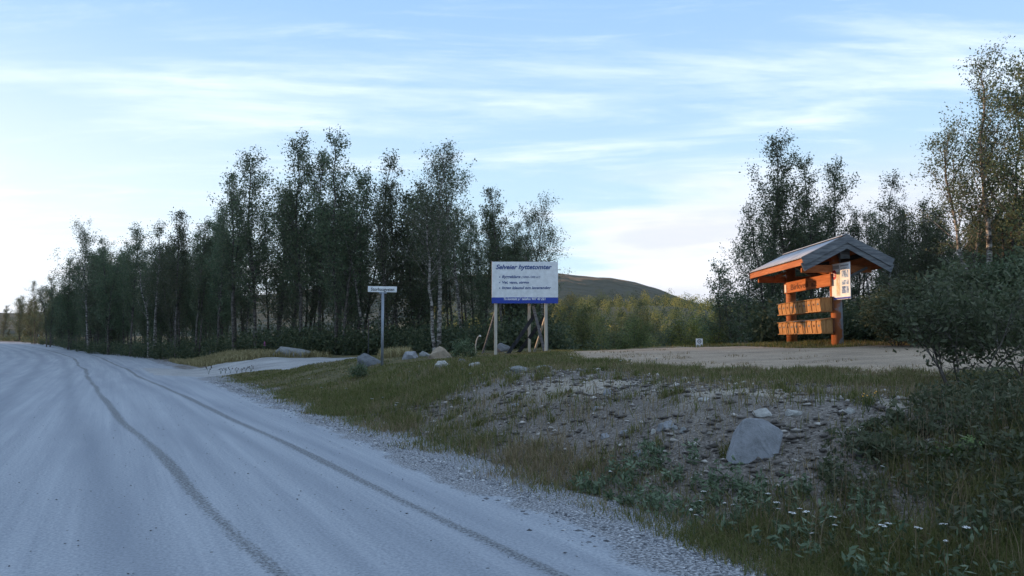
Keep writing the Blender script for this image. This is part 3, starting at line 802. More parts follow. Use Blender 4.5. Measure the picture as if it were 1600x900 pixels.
# low scrub on the bank at the right
r = np.random.RandomState(23); C = []; RR = []
while len(C) < 300:
    x = r.uniform(1.2, 9); y = r.uniform(5.2, 11.5); s, u = [float(v) for v in su(x, y)]
    if s < 1.0 or s > 6.0: continue
    dens = sm((s-1.1)/.8)*(1-sm((u-6.8)/3.0))*(1-.6*sm((s-4.6)/1))
    if r.rand() > dens: continue
    h = r.uniform(.12, .42); C.append((x, y, gz(x, y)+h*.35)); RR.append((h*.75, h*.75, h*.55))
clumps('low_willow_scrub', np.array(C), np.array(RR), 150, .035, MLW, 'low dark willow scrub covering the right of the bank', elong=1.9, seed=4)

# ================================================================ things built by hand
def paint(name, c, rough=.5, spec=.4, var=.12, scale=6):
    lo = tuple(v*(1-var) for v in c); hi = tuple(min(1, v*(1+var)) for v in c)
    return simple(name, [(.3, lo), (.7, hi)], scale, rough, .08, .003, spec=spec)
M_WOOD = simple('pale_sawn_wood', [(.3, (.36, .33, .28)), (.55, (.52, .48, .41)), (.75, (.62, .58, .50))], 4, .8, .3, .004, (3, 3, .4))
M_GREYWOOD = simple('weathered_grey_wood', [(.3, (.08, .085, .095)), (.5, (.14, .15, .165)), (.72, (.23, .24, .255))], 3, .85, .4, .006, (1, .5, 9))
M_DARKWOOD = simple('dark_wood', [(.3, (.02, .022, .028)), (.7, (.05, .055, .065))], 4, .8, .3, .004, (3, 3, .4))  # dark wood of the braces, stake and purlins
M_ORANGE = simple('orange_stained_wood', [(.3, (.30, .10, .042)), (.5, (.42, .145, .055)), (.7, (.52, .20, .085))], 2.2, .7, .3, .004, (2, .6, 7))
M_BOX = simple('honey_stained_wood', [(.3, (.26, .12, .045)), (.5, (.40, .20, .075)), (.72, (.52, .30, .13))], 3, .65, .25, .003, (6, 6, 1))
M_METAL = simple('galvanised_steel', [(.3, (.20, .23, .27)), (.7, (.30, .33, .38))], 5, .5, .1, .002, metal=.4, spec=.4)
M_ROOF = simple('corrugated_roof_sheet', [(.3, (.28, .29, .32)), (.55, (.38, .40, .44)), (.75, (.46, .48, .52))], 1.6, .55, .1, .004, spec=.4)
M_WHITE = paint('white_sign_face', (.74, .76, .78), .45)
M_BLUE = paint('blue_sign_band', (.015, .05, .36), .4)
M_NAVY = paint('blue_lettering', (.03, .07, .24), .5)
M_WLET = paint('white_lettering', (.7, .72, .75), .5)
M_BLACK = paint('black_lettering', (.015, .015, .018), .5)
M_RED = paint('red_print', (.45, .03, .05), .5)
M_BURN = paint('burnt_lettering_gap_shade', (.13, .045, .02), .8)

# ---- billboard
def billboard():
    Yb = 28.0
    tl = pt(768.5, 409, Yb); br = pt(872, 474, Yb); cx_ = (tl.x+br.x)/2; W_ = br.x-tl.x; H_ = tl.z-br.z
    g0 = gz(cx_, Yb)
    o = empty('billboard', (cx_, Yb, g0), 0, 'big white and blue billboard for cabin plots on wooden posts', 'billboard')
    top = tl.z-g0; bot = br.z-g0
    MB().box((0, 0, (top+bot)/2), (W_, .035, H_), bev=.004).build('panel', M_WHITE, o)
    bh = H_*.142
    MB().box((0, -.0195, bot+bh/2), (W_, .004, bh)).build('blue_band', M_BLUE, o)
    X0 = -W_/2; s = W_/104.0
    def T(name, body, x, ybase, width, size, mat, shear=.25, bold=.0): text(name, body, size, mat, o, (X0+x*s, -.024, top-ybase*s), width*s, shear, bold)
    T('headline', 'Selveier hyttetomter', 6, 11.6, 88, .225, M_NAVY, .28, .006)
    T('text_line', 'Byggeklare', 15.6, 25.6, 29, .135, M_NAVY, .25, .003)
    T('text_line', '(1000-1300 m\u00b2)', 46.5, 25.6, 29, .10, M_NAVY, .25, .001)
    T('text_line', 'Vei, vann, str\u00f8m', 15.6, 34.4, 42, .125, M_NAVY, .25, .003)
    T('text_line', 'Ingen klausul om leverand\u00f8r', 15.6, 43.0, 77, .135, M_NAVY, .25, .003)
    T('phone_line', 'Ta kontakt p\u00e5 telefon 907 40 221', 18, 60.3, 66, .115, M_WLET, .2, .004)
    for yb in (24.2, 32.8, 41.6):
        d = MB(); d.disc((X0+12.4*s, top-yb*s), .020, -.0225); d.build('bullet_mark', M_NAVY, o)
    def P(px, py, Yd): q = pt(px, py, Yd); return Vector((q.x-cx_, q.y-Yb, q.z-g0))
    def foot(px, Yd): q = pt(px, 500, Yd); return Vector((q.x-cx_, q.y-Yb, gz(q.x, q.y)-g0-.15))
    for px in (774.5, 853):
        f = foot(px, Yb+.08); MB().bar(f, (f.x, .068, top-.05), .11, .07, Vector((0, 1, 0)), .004).build('post', M_WOOD, o)
    f = foot(827, Yb+1.1); MB().bar(f, (f.x, 1.1, bot+.02), .10, .07, Vector((0, 1, 0))).build('post', M_WOOD, o)
    MB().bar((f.x, 1.1, bot-.02), (f.x, .13, top-.5), .05, .09).build('brace', M_WOOD, o)
    MB().bar(P(833, 478, Yb+.5), foot(852.5, Yb+.35), .10, .05, Vector((0, 1, 0))).build('brace', M_GREYWOOD, o)
    MB().bar(P(774, 486, Yb+.15), foot(752, Yb+1.3), .055, .05).build('brace', M_GREYWOOD, o)
    MB().bar(P(852, 496, Yb+.15), foot(833, Yb+1.2), .07, .05).build('brace', M_WOOD, o)
    MB().bar(P(855, 487, Yb+.14), foot(856, Yb+.14), .05, .04).build('brace', M_GREYWOOD, o)
    MB().bar(P(836, 491, Yb+.75), foot(790, Yb+.9), .13, .06, Vector((0, 1, 0))).build('brace', M_DARKWOOD, o)
    MB().bar(P(853, 493, Yb+.6), foot(806, Yb+1.5), .13, .06, Vector((0, 1, 0))).build('brace', M_DARKWOOD, o)
    for z in (bot+.25, top-.3): MB().box((0, .05, z), (W_*.96, .06, .09)).build('batten', M_WOOD, o)
billboard()

# ---- street name sign
def street_sign():
    p = at(597, 571.5); Yd = p.y
    o = empty('street_name_sign', p, 0, 'white street name plate on a slim steel pole in the grass', 'sign')
    top = pt(597, 447.5, Yd).z-p.z; bot = pt(597, 456.5, Yd).z-p.z; a = pt(575, 450, Yd).x-p.x; b = pt(620, 450, Yd).x-p.x
    MB().tube([(0, 0, -.3), (0, 0, bot-.01)], .045, 14).build('pole', M_METAL, o, True)
    MB().box((0, 0, bot-.03), (.26, .06, .05), bev=.008).build('bracket', M_METAL, o)
    pl = MB().box(((a+b)/2, 0, (top+bot)/2), (b-a, .03, top-bot), Matrix.Rotation(R(.8), 3, 'Y'), bev=.006).build('name_plate', M_WHITE, o)
    t = text('lettering', 'Storhaugveien', .15, M_BLACK, pl, ((a+b)/2-.385, -.018, (top+bot)/2-.05), .78, 0, .002, (R(90), R(.8), 0))
street_sign()
p = at(575, 563); o = tag(MB().tube([(p.x, p.y, p.z-.2), (p.x+.01, p.y, p.z+.75), (p.x, p.y, p.z+1.5)], .02, 8).build('marker_stake', M_DARKWOOD), 'thin dark stake standing left of the street name sign pole', 'stake')
def bent():
    p = onground(744, 28.6); o = empty('broken_sapling', p, 0, 'pale bent broken sapling left of the billboard', 'tree stump')
    MB().tube([(0, 0, -.1), (-.02, 0, .3), (.01, 0, .5), (.07, 0, .64), (.13, 0, .68)], [.022, .022, .02, .02, .022], 9, random.Random(4), .12).build('stem', simple('bare_pale_wood', [(.3, (.3, .27, .23)), (.7, (.55, .52, .46))], 8, .9), o, True)
    MB().tube([(.12, 0, .68), (.16, 0, .67), (.18, 0, .64)], [.032, .03, .012], 9, random.Random(5), .2).build('splintered_end', M_WHITE, o)
bent()

# ---- small notice by the lot
def notice():
    Yd = 27.0; p = onground(1092, Yd)
    o = empty('notice_sign', p, 0, 'small white notice with a round symbol at the far side of the lot', 'sign')
    t = pt(1092, 529, Yd).z-p.z; b = pt(1092, 544, Yd).z-p.z; w_ = pt(1097.3, 500, Yd).x-pt(1086.7, 500, Yd).x
    MB().tube([(0, .02, -.4), (0, .02, t-.05)], .022, 10).build('post', M_METAL, o, True)
    pn = MB().box((0, -.012, (t+b)/2), (w_, .012, t-b), bev=.002).build('panel', M_WHITE, o)
    m = MB(); rr = w_*.30; cz = t-w_*.42
    for k in range(32):
        a0, a1 = 2*math.pi*k/32, 2*math.pi*(k+1)/32
        m.b.faces.new([m.b.verts.new((r_*math.cos(a_), -.0205, cz+r_*math.sin(a_))) for r_, a_ in ((rr, a0), (rr, a1), (rr*.74, a1), (rr*.74, a0))])
    m.build('ring_symbol', M_BLACK, pn)
    text('lettering', '30', rr*1.1, M_BLACK, pn, (-rr*.55, -.021, cz-rr*.38), rr*1.1, 0, .001)
    m = MB()
    for i, wd in enumerate((.7, .5, .6)): m.box((0, -.020, b+.03+.036*i), (w_*wd, .002, .012))
    m.build('printed_lines', M_BLACK, pn)
notice()

# ---- mailbox shelter
def shelter():
    bx, by = 9.65, 23.4; g0 = gz(bx, by)
    o = empty('mailbox_shelter', (bx, by, g0), 0, 'roofed log shelter with two rows of honey coloured wooden mailboxes', 'mailbox shelter')
    Zp = lambda py, Yd: pt(1300, py, Yd).z-g0
    A = lambda x, y, z: Vector((x-bx, y-by, z))
    rnd = random.Random(3)
    ze = Zp(401, 22.5); za = Zp(368, 22.5)
    zc_near = za-.25
    def log_mat():
        m, t, b = M_('weathered_log_sunlit_left')
        c1, n1 = noise_col(t, [(.3, (.28, .085, .035)), (.7, (.44, .16, .06))], 4, 5, stretch=(1, 1, .4))
        c2, n2 = noise_col(t, [(.3, (.16, .17, .19)), (.7, (.34, .35, .38))], 5, 5, stretch=(1, 1, .4))
        n = t.nodes.new('ShaderNodeTexNoise'); n.inputs['Scale'].default_value = 3.2; n.inputs['Detail'].default_value = 5
        co = t.nodes.new('ShaderNodeTexCoord'); t.links.new(co.outputs['Object'], n.inputs[0]); s3 = t.nodes.new('ShaderNodeSeparateXYZ'); t.links.new(co.outputs['Object'], s3.inputs[0])
        f = tramp(t, tmath(t, 'ADD', n.outputs[0], tmath(t, 'MULTIPLY', s3.outputs[0], 1.1)), .46, .60)  # grey weathering pushed right, painting the post's sunlit left and shaded right sides
        t.links.new(tmix(t, f, c1, c2), b.inputs['Base Color']); b.inputs['Roughness'].default_value = .85; bump(t, b, n.outputs[0], .5, .02); return m
    ML_ = log_mat()
    MB().tube([(0, 0, -.3), (.01, 0, .8), (-.01, 0, 1.7), (0, 0, zc_near)], [.175, .165, .16, .15], 18, rnd, .04).build('log_post', ML_, o, True)
    gz2 = gz(9.65, 27.2)-g0
    MB().tube([(0, 3.8, gz2-.3), (0, 3.8, 1.2), (.01, 3.8, za-.25)], [.18, .165, .155], 18, rnd, .03).build('log_post', M_ORANGE, o, True)
    # roof: two corrugated sheets with thickness, purlins, barge boards
    y0, y1 = 22.5-by, 27.5-by; hwid = 1.21; xa = -.03
    sl = math.atan2(za-ze, hwid)
    rf = MB().prism([(xa-hwid-.04, ze-.10), (xa, za-.07), (xa+hwid+.04, ze-.14), (xa+hwid+.04, ze-.10), (xa, za-.03), (xa-hwid-.04, ze-.06)], y0+.06, y1-.02).build('roof_deck', M_ORANGE, o)
    n = 60; Vv = []; Fq = []
    for sgn in (-1, 1):
        base = len(Vv); ny_ = 200
        for i in range(ny_+1):
            yy = y0+.02+(y1-y0-.02)*i/ny_; c = .014*math.sin(yy*2*math.pi/.13)
            zz = ze-(.0 if sgn < 0 else .04)
            for (q, th) in ((0, 0), (1, 0), (1, .006), (0, .006)):
                x_ = xa+sgn*(hwid+.09)*q; z_ = za+.012+(zz-.04-za)*q+c+th
                Vv.append((x_, yy, z_))
        for i in range(ny_):
            a0 = base+i*4; b0 = a0+4
            for k in range(4): Fq.append((a0+k, a0+(k+1) % 4, b0+(k+1) % 4, b0+k))
    sh = mesh_np('roof_sheet', np.array(Vv), np.array(Fq), M_ROOF, o)
    MB().prism([(xa-.12, za-.005), (xa, za+.045), (xa+.12, za-.005), (xa+.12, za+.01), (xa, za+.06), (xa-.12, za+.01)], y0+.0, y1).build('ridge_cap', M_ROOF, o)
    def barge(y, sgn, depth, drop, th, name='barge_board'):
        x1 = xa+sgn*(hwid+.13); zz = ze-(.0 if sgn < 0 else .04)-.05
        poly = [(xa, za+.02-drop), (x1, zz+.02-drop), (x1-sgn*.10, zz-depth-drop), (xa, za-depth*1.05-drop)]
        MB().prism(poly, y, y+th).build(name, M_GREYWOOD, o)
    for sgn in (-1, 1):
        barge(y0-.035, sgn, .20, .17, .03); barge(y0-.068, sgn, .20, 0, .03)
        barge(y1+.0, sgn, .28, 0, .03)
    # eave boards, orange
    MB().box((xa-hwid-.055, (y0+y1)/2, ze-.155), (.03, y1-y0-.02, .17)).build('eave_board', M_ORANGE, o)
    MB().box((xa+hwid+.055, (y0+y1)/2, ze-.195), (.03, y1-y0-.02, .17)).build('eave_board', M_ORANGE, o)
    for yy in (.16, 3.62):
        MB().box((xa, yy-.28 if yy < 1 else yy+.33, ze-.16-.12), (2*hwid-.35, .10, .22), bev=.006).build('tie_beam', M_ORANGE, o)
    for xx in (-.72, .68):
        zz = za-.16-abs(xx)*(za-ze)/hwid
        MB().bar((xx, y0+.1, zz), (xx, y1-.1, zz), .12, .12).build('purlin', M_DARKWOOD, o)
    MB().box((xa, (y0+y1)/2, za-.19), (.14, y1-y0-.2, .16)).build('ridge_beam', M_GREYWOOD, o)
    MB().box((.08, -.50, za-.42), (.28, .07, .42), bev=.006).build('king_post', M_GREYWOOD, o)
    MB().bar((.82, -.30, ze-.26), (.20, -.02, 1.95), .07, .07).build('brace', M_GREYWOOD, o)
    MB().bar((-.55, 3.8, ze-.20), (-.12, 3.8, 2.5), .09, .09).build('brace', M_ORANGE, o)
    # name plank
    zt, zb = Zp(427, 23.2), Zp(446.5, 23.2)
    pk = MB().box((9.44-bx, 1.80, (zt+zb)/2), (.05, 3.95, zt-zb), bev=.01).build('name_plank', M_ORANGE, o)
    text('lettering', 'Birkveli', .27, M_BURN, pk, (9.41-bx, 3.15, (zt+zb)/2-.10), 1.55, 0, .004, (R(90), 0, R(-90)))
    text('lettering', 'a2', .24, M_BURN, pk, (9.41-bx, 1.30, (zt+zb)/2-.11), .45, 0, .003, (R(90), 0, R(-90)))
    MB().box((9.408-bx, 3.62, (zt+zb)/2-.02), (.012, .16, (zt-zb)*.72)).build('paper_label', M_WHITE, pk)
    # mailboxes
    rows_ = [(Zp(485.5, 23.2), Zp(463, 23.2)), (Zp(520, 23.2), Zp(496.5, 23.2))]
    for (b, t) in rows_:
        h = t-b
        rk = MB().box((9.47-bx+.02, 1.78, b+h*.5), (.04, 3.95, h*.9)).build('back_board', M_BURN, o)  # board coloured dark to paint the shade in the gaps between mailboxes
        MB().box((9.28-bx, 1.70, b-.012), (.36, 3.78, .022)).build('bottom_board', M_BOX, o)
        nb_ = 10; y_s = 23.22-by; pitch = .372
        for k in range(nb_):
            yc = y_s+pitch*(k+.5); wd = pitch-.06; x0 = 9.10-bx; x1 = 9.465-bx; dj = rnd.uniform(-.006, .006)
            prof_ = [(x1, b+.004), (x0+.035+dj, b+.004), (x0+dj, b+h*.62), (x0+.02+dj, b+h*.86), (x1, b+h*.96)]
            bxo = MB().prism(prof_, yc-wd/2, yc+wd/2).build('mailbox', M_BOX, o)
            lid = MB(); lid.prism([(x0-.035+dj, b+h*.83), (x1, b+h*.975), (x1, b+h*1.01), (x0-.035+dj, b+h*.865)], yc-pitch/2+.004, yc+pitch/2-.004)
            lid.build('lid', M_BOX if rnd.random() < .8 else M_GREYWOOD, bxo)
            m = MB(); m.box((x0+.0+dj-.004+.012, yc+rnd.uniform(-.015, .015), b+h*.50), (.008, .13, .07)); m.build('number_plate', [M_GREYWOOD, M_BURN, M_GREYWOOD][k % 3], bxo)
    # information poster
    a_ = A(9.50, 23.30, 0); b_ = A(9.665, 22.42, 0); zt, zb = Zp(412, 23.0), Zp(468.5, 23.1)
    d = (b_-a_); wd = d.length; ang = math.atan2(d.y, d.x)
    c = (a_+b_)/2
    def PB(u, v, uw, vh, name, mat, par, off):
        m = MB(); q = Matrix.Rotation(ang, 3, 'Z'); nrm = Vector((math.sin(ang), -math.cos(ang), 0))
        m.box(a_+d*u+Vector((0, 0, zb+(zt-zb)*v))+nrm*off, (wd*uw, .004, (zt-zb)*vh), q); return m.build(name, mat, par)
    q = Matrix.Rotation(ang, 3, 'Z')
    ps = MB().box(c+Vector((0, 0, (zt+zb)/2)), (wd, .02, zt-zb), q, bev=.002).build('information_poster', M_WHITE, o)
    MAPC = simple('printed_map', [(.35, (.62, .62, .58)), (.5, (.55, .42, .28)), (.6, (.60, .58, .40))], 7, .5, 0, stretch=(1, 1, 1))
    PHO = simple('printed_photos', [(.35, (.05, .09, .22)), (.5, (.22, .34, .55)), (.62, (.6, .68, .78))], 9, .5, 0)
    GRY = paint('grey_print', (.33, .35, .38)); 
    PB(.22, .90, .42, .10, 'header_strip', GRY, ps, .012); PB(.72, .925, .44, .035, 'header_strip', GRY, ps, .012); PB(.70, .85, .30, .02, 'header_strip', GRY, ps, .012)
    PB(.36, .44, .19, .66, 'map_panel', MAPC, ps, .012)
    for v, hh in ((.69, .20), (.46, .13), (.26, .20)): PB(.74, v, .36, hh, 'photo_panel', PHO, ps, .012)
    PB(.5, .035, 1.0, .05, 'blue_strip', M_BLUE, ps, .012)
    nrm = Vector((math.sin(ang), -math.cos(ang), 0)); cc = a_+d*.15+Vector((0, 0, zb+(zt-zb)*.70))+nrm*.0125
    m = MB(); ex = d.normalized(); m.b.faces.new([m.b.verts.new(cc+ex*(.115*math.cos(6.2832*k/28))+Vector((0, 0, .145*math.sin(6.2832*k/28)))) for k in range(28)]); m.build('red_disc', M_RED, ps)
    m = MB()
    for i in (-1, 0, 1): m.box(cc+nrm*.004+Vector((0, 0, .045*i)), (.13-.03*abs(i), .002, .022), q)
    m.build('disc_text', M_WLET, ps)
shelter()

# ---- rocks
def stone_mat(name, c, lich=(.10, .11, .09)):
    m, t, b = M_(name)
    c1, n = noise_col(t, [(.3, tuple(v*.5 for v in c)), (.5, c), (.72, tuple(min(1, v*1.35) for v in c))], 8, 10, rough=.78)
    c2, n2 = noise_col(t, [(.5, (0, 0, 0)), (.62, (1, 1, 1))], 2.4, 7)
    t.links.new(tmix(t, tmath(t, 'MULTIPLY', n2.outputs[0], .45), c1, lich), b.inputs['Base Color']); b.inputs['Roughness'].default_value = .9
    bump(t, b, n.outputs[0], .6, .03); return m
S_BLUE = stone_mat('blue_grey_stone', (.30, .31, .34)); S_GREY = stone_mat('grey_stone', (.26, .265, .27)); S_BROWN = stone_mat('brown_stone', (.34, .27, .20)); S_PALE = stone_mat('pale_stone', (.46, .45, .43)); S_DARK = stone_mat('dark_stone', (.15, .16, .18))
def rock(px, py, wpx, hpx, mat, label, seed, depth=.8, pts=None, name='rock', group=None, Yd=None):
    p = at(px, py) if Yd is None else onground(px, Yd); k = p.y/F; W_ = wpx*k; H_ = hpx*k; r = random.Random(seed)
    b = bmesh.new()
    if pts: P_ = [Vector((x*W_, y*W_*depth, z*H_)) for x, y, z in pts]
    else:
        P_ = []
        for i in range(26):
            v = Vector((r.gauss(0, 1), r.gauss(0, 1), r.gauss(0, 1))).normalized(); v *= r.uniform(.86, 1.1)
            v.z = max(v.z, -.35)
            P_.append(Vector((v.x*W_*.52, v.y*W_*.5*depth, v.z*H_*.98)))
    for q in P_: b.verts.new(q)
    bmesh.ops.convex_hull(b, input=b.verts); bmesh.ops.delete(b, geom=[v for v in b.verts if not v.link_faces], context='VERTS')
    bmesh.ops.bevel(b, geom=list(b.edges), offset=W_*.018, segments=1, affect='EDGES', profile=.5)
    bmesh.ops.triangulate(b, faces=b.faces); bmesh.ops.subdivide_edges(b, edges=b.edges, cuts=2, use_grid_fill=True)
    from mathutils import noise
    for v in b.verts:
        n = noise.noise(v.co*(5/W_)+Vector((seed, 0, 0)))*.035+noise.noise(v.co*(14/W_))*.014
        v.co += v.co.normalized()*n*W_
    for f in b.faces: f.smooth = False
    me = bpy.data.meshes.new(name); b.to_mesh(me); b.free(); me.materials.append(mat)
    o = bpy.data.objects.new(name, me); link(o); o.location = p-Vector((0, 0, H_*.04)); o.rotation_euler = (0, 0, 0 if pts else r.uniform(-.4, .4))
    return tag(o, label, 'rock', group)
BOULD = [(-.52, -.22, -.1), (-.50, .3, 0), (.30, -.28, -.1), (.34, .35, -.1), (-.20, .02, 1.0), (-.02, .04, 1.07), (.24, .1, .98), (.52, .05, .68), (.49, .25, .62), (-.25, .35, .8), (.3, .4, .75), (.40, -.12, .35)]
rock(1181, 716, 86, 60, S_BLUE, 'large pale blue grey boulder on the stony bank', 1, .8, BOULD, 'boulder')
rock(457, 538, 72, 17, S_GREY, 'long flat light boulder at the edge of the left wood', 2, .8, None, 'boulder', Yd=40.5)
rock(333, 557, 26, 11, S_GREY, 'small low rock beside the side road', 3); rock(305, 557, 16, 5, S_GREY, 'flat little stone left of the small low rock by the side road', 33)
PEAK = [(-.5, -.2, 0), (.5, -.2, 0), (-.45, .4, 0), (.48, .4, 0), (-.46, -.1, .48), (-.2, 0, .8), (.08, 0, 1.0), (.2, .05, .97), (.44, 0, .6), (.4, .35, .5), (-.3, .35, .6)]
rock(703, 544, 40, 30, S_BROWN, 'brown peaked boulder between the signs', 4, .8, PEAK, 'boulder')
rock(687, 561, 42, 20, S_BROWN, 'split brown and grey rock in front of the brown peaked boulder', 5)
rock(577, 570, 44, 20, S_DARK, 'dark blue grey boulder at the foot of the street name sign', 6, .8, None, 'boulder')
rock(566, 560, 18, 7, S_GREY, 'small stone on top left of the dark boulder by the street name sign', 36)
rock(641, 560, 26, 13, S_BLUE, 'smooth blue grey rock right of the street name sign', 7); rock(691, 574, 28, 13, S_PALE, 'whitish rock in the grass below the brown peaked boulder', 8)
rock(665, 557, 22, 10, S_GREY, 'low grey rock between the smooth rock and the split rock near the signs', 37); rock(742, 572, 22, 8, S_PALE, 'flat pale rock left of the billboard posts', 38); rock(722, 566, 14, 7, S_DARK, 'little dark rock in the grass right of the whitish rock', 39)
rock(786, 549, 30, 15, S_DARK, 'dark rock between the legs of the billboard', 9)
for i, (a, b, c, d, m, l) in enumerate([
    (812, 581, 34, 11, S_GREY, 'rounded grey stone sunk in the grass below the billboard'), (851, 577, 28, 8, S_GREY, 'flat stone right of the rounded one below the billboard'),
    (1241, 648, 26, 13, S_PALE, 'bright angular stone uphill and right of the large pale boulder'), (1190, 648, 34, 10, S_PALE, 'flat sandy stone just above the large pale boulder'),
    (1041, 669, 30, 14, S_BLUE, 'light tilted stone on the middle of the stony bank'), (950, 616, 20, 10, S_BLUE, 'blue grey stone high on the stony bank'),
    (1001, 711, 19, 8, S_BLUE, 'flat blue grey stone low on the stony bank'), (976, 677, 16, 6, S_BLUE, 'small stone left of the light tilted stone'),
    (946, 684, 16, 8, S_BLUE, 'small grey stone at the centre of the stony bank'), (1068, 676, 13, 9, S_GREY, 'upright small stone right of the light tilted stone'),
    (1020, 677, 12, 7, S_PALE, 'small pale stone just under the light tilted stone'), (933, 640, 14, 7, S_BLUE, 'small stone under the high blue grey stone'),
    (806, 636, 16, 6, S_BLUE, 'flat stone on the left part of the stony bank'), (1055, 672, 10, 8, S_GREY, 'tiny grey stone beside the light tilted stone'),
    (1329, 645, 20, 9, S_PALE, 'pale stone half hidden left of the near willow bush'), (1100, 625, 20, 6, S_PALE, 'flat pale stone at the sandy crest of the bank'),
    (1164, 577, 10, 4, S_DARK, 'dark small stone on the near edge of the lot'), (1350, 710, 26, 16, S_DARK, 'dark stone among the willow scrub'),
    (1545, 730, 44, 26, S_DARK, 'big dark stone in the scrub at the right'), (1565, 820, 34, 16, S_GREY, 'grey stone low at the right corner of the view')]):
    rock(a, b, c, d, m, l, 50+i, .9)

# ================================================================ gravel and grass
def pebbles(name, P, size, mat, label, seed):
    r = np.random.RandomState(seed); n = len(P)
    o8 = np.array([(1, 0, 0), (-1, 0, 0), (0, 1, 0), (0, -1, 0), (0, 0, 1), (0, 0, -1)], float)
    f8 = np.array([(0, 2, 4), (2, 1, 4), (1, 3, 4), (3, 0, 4), (2, 0, 5), (1, 2, 5), (3, 1, 5), (0, 3, 5)])
    V = o8[None]*r.uniform(.55, 1.25, (n, 6, 1))+r.normal(size=(n, 6, 3))*.18
    V[:, :, 2] *= .5; V[:, :, 0] *= r.uniform(.8, 1.5, (n, 1)); a = r.uniform(0, 6.28, n); c, s = np.cos(a), np.sin(a)
    x = V[:, :, 0]*c[:, None]-V[:, :, 1]*s[:, None]; y = V[:, :, 0]*s[:, None]+V[:, :, 1]*c[:, None]
    V = np.stack([x*1.15, y, V[:, :, 2]], -1)*size[:, None, None]+P[:, None]
    Fq = (np.arange(n)[:, None, None]*6+f8[None]).reshape(-1, 3)
    return tag(mesh_np(name, V.reshape(-1, 3), Fq, mat), kind='stuff', label=label)
def pebmat(name, a, b_, c):
    m, t, b = M_(name); g_ = t.nodes.new('ShaderNodeNewGeometry'); rr = t.nodes.new('ShaderNodeValToRGB'); e = rr.color_ramp.elements
    e[0].color = (*a, 1); e[1].color = (*c, 1); x = e.new(.7); x.color = (*b_, 1); t.links.new(g_.outputs['Random Per Island'], rr.inputs[0])
    t.links.new(rr.outputs[0], b.inputs['Base Color']); b.inputs['Roughness'].default_value = .9; return m
def road_z(x, y, s, u):
    return np.where(s < .1, zroad(u)+.045*sm(-s/.8)*0+.004, ground_z(x, y)+.004)
r = np.random.RandomState(8)
def scatter(n, s0, s1, u0, u1, pw=1.7):
    u = u0+(u1-u0)*r.rand(n)**pw; s = r.uniform(s0, s1, n); x, y = xy(s, u); return s, u, x, y
s, u, x, y = scatter(60000, -.75, .95, 2.2, 36)
kp = r.rand(len(s)) < np.exp(-((s-.25)/.5)**2)*(.45+fbm(x, y, .6, 2, 5)*.9); s, u, x, y = s[kp], u[kp], x[kp], y[kp]
sz = .005+.022*r.rand(len(s))**5+.003*(y/10)
pebbles('shoulder_gravel', np.stack([x, y, road_z(x, y, s, u)], -1), sz, pebmat('shoulder_stones', (.06, .065, .075), (.24, .25, .27), (.62, .63, .64)), 'loose gravel along the road shoulder', 1)
s, u, x, y = scatter(60000, .7, 6.0, 3.5, 22, 1.0)
kp = r.rand(len(s)) < (sm((s-.9)/.5)*(1-sm((s-4.8)/1.2))*sm((u-6.0)/2)*(1-sm((u-18.5)/4))*np.clip(-.3+2.6*fbm(x, y, .9, 3, 66)**1.5, 0.05, 1)+.02); s, u, x, y = s[kp], u[kp], x[kp], y[kp]
sz = .005+.06*r.rand(len(s))**12+.008*r.rand(len(s))**2
pebbles('bank_stones', np.stack([x, y, ground_z(x, y)+sz*.15], -1), sz, pebmat('bank_stone', (.07, .062, .055), (.17, .15, .135), (.50, .47, .43)), 'small stones littering the stony bank', 2)
s, u, x, y = scatter(900, -5.2, -.7, 2.2, 26, 1.6); sz = .004+.007*r.rand(len(s))**2
zz = zroad(u)+.05*np.cos(np.clip((s+5)/5, -1, 1)*math.pi/2)*sm(-s/.8)+.006
pebbles('road_pebbles', np.stack([x, y, zz], -1), sz, pebmat('dark_pebble', (.05, .05, .055), (.09, .09, .095), (.2, .2, .21)), 'scattered dark pebbles on the packed road', 3)

def blades(name, x, y, h, wd, mat, label, seed, lean=.35):
    r = np.random.RandomState(seed); n = len(x); z = ground_z(x, y)
    a = r.uniform(0, 6.28, n); dx, dy = np.cos(a), np.sin(a); b = r.uniform(0, 6.28, n); lx, ly = np.cos(b), np.sin(b)
    ln = np.abs(r.normal(size=n))*lean
    B = np.stack([x, y, z-.01], -1); sd_ = np.stack([dx, dy, 0*dx], -1)*wd[:, None]*.5; up_ = np.array([0, 0, 1.]); le = np.stack([lx, ly, 0*lx], -1)
    P1 = B+up_*h[:, None]*.55+le*(h*ln*.3)[:, None]; P2 = B+up_*(h*(1-.25*ln))[:, None]+le*(h*ln)[:, None]
    V = np.stack([B-sd_, B+sd_, P1+sd_*.75, P1-sd_*.75, P2], 1).reshape(-1, 3); k = np.arange(n)[:, None]*5
    return tag(mesh_np(name, V, [(k+np.array([0, 1, 2, 3]), 0), (k+np.array([3, 2, 4]), 0)], mat), kind='stuff', label=label)
def cand(n):
    # candidates on the bank, thinner with distance
    d = 4.5+34*r.rand(n)**1.8; a = r.uniform(-.62, .78, n); return a*d, d
MGR = leafmat('green_grass', (.075, .10, .025), (.13, .15, .045), (.25, .225, .10), .4)
MDR = leafmat('dry_grass', (.17, .135, .07), (.27, .22, .12), (.40, .34, .20), .35)
x, y = cand(950000); s, u = su(x, y); lm = lot_mask(x, y)
nz1 = fbm(x, y, 1.1, 3, 50); nz2 = fbm(x, y, .35, 2, 51)
stony_ = sm((s-.95)/.6)*(1-sm((s-4.9)/1.0))*sm((u-7.3+.8*(s<2))/1.5)*(1-sm((u-17.5)/4))
srd = side_mask(x, y)
verge = sm((s+.12-.5*(fbm(x, y, .9, 2, 77)-.4))/.5)
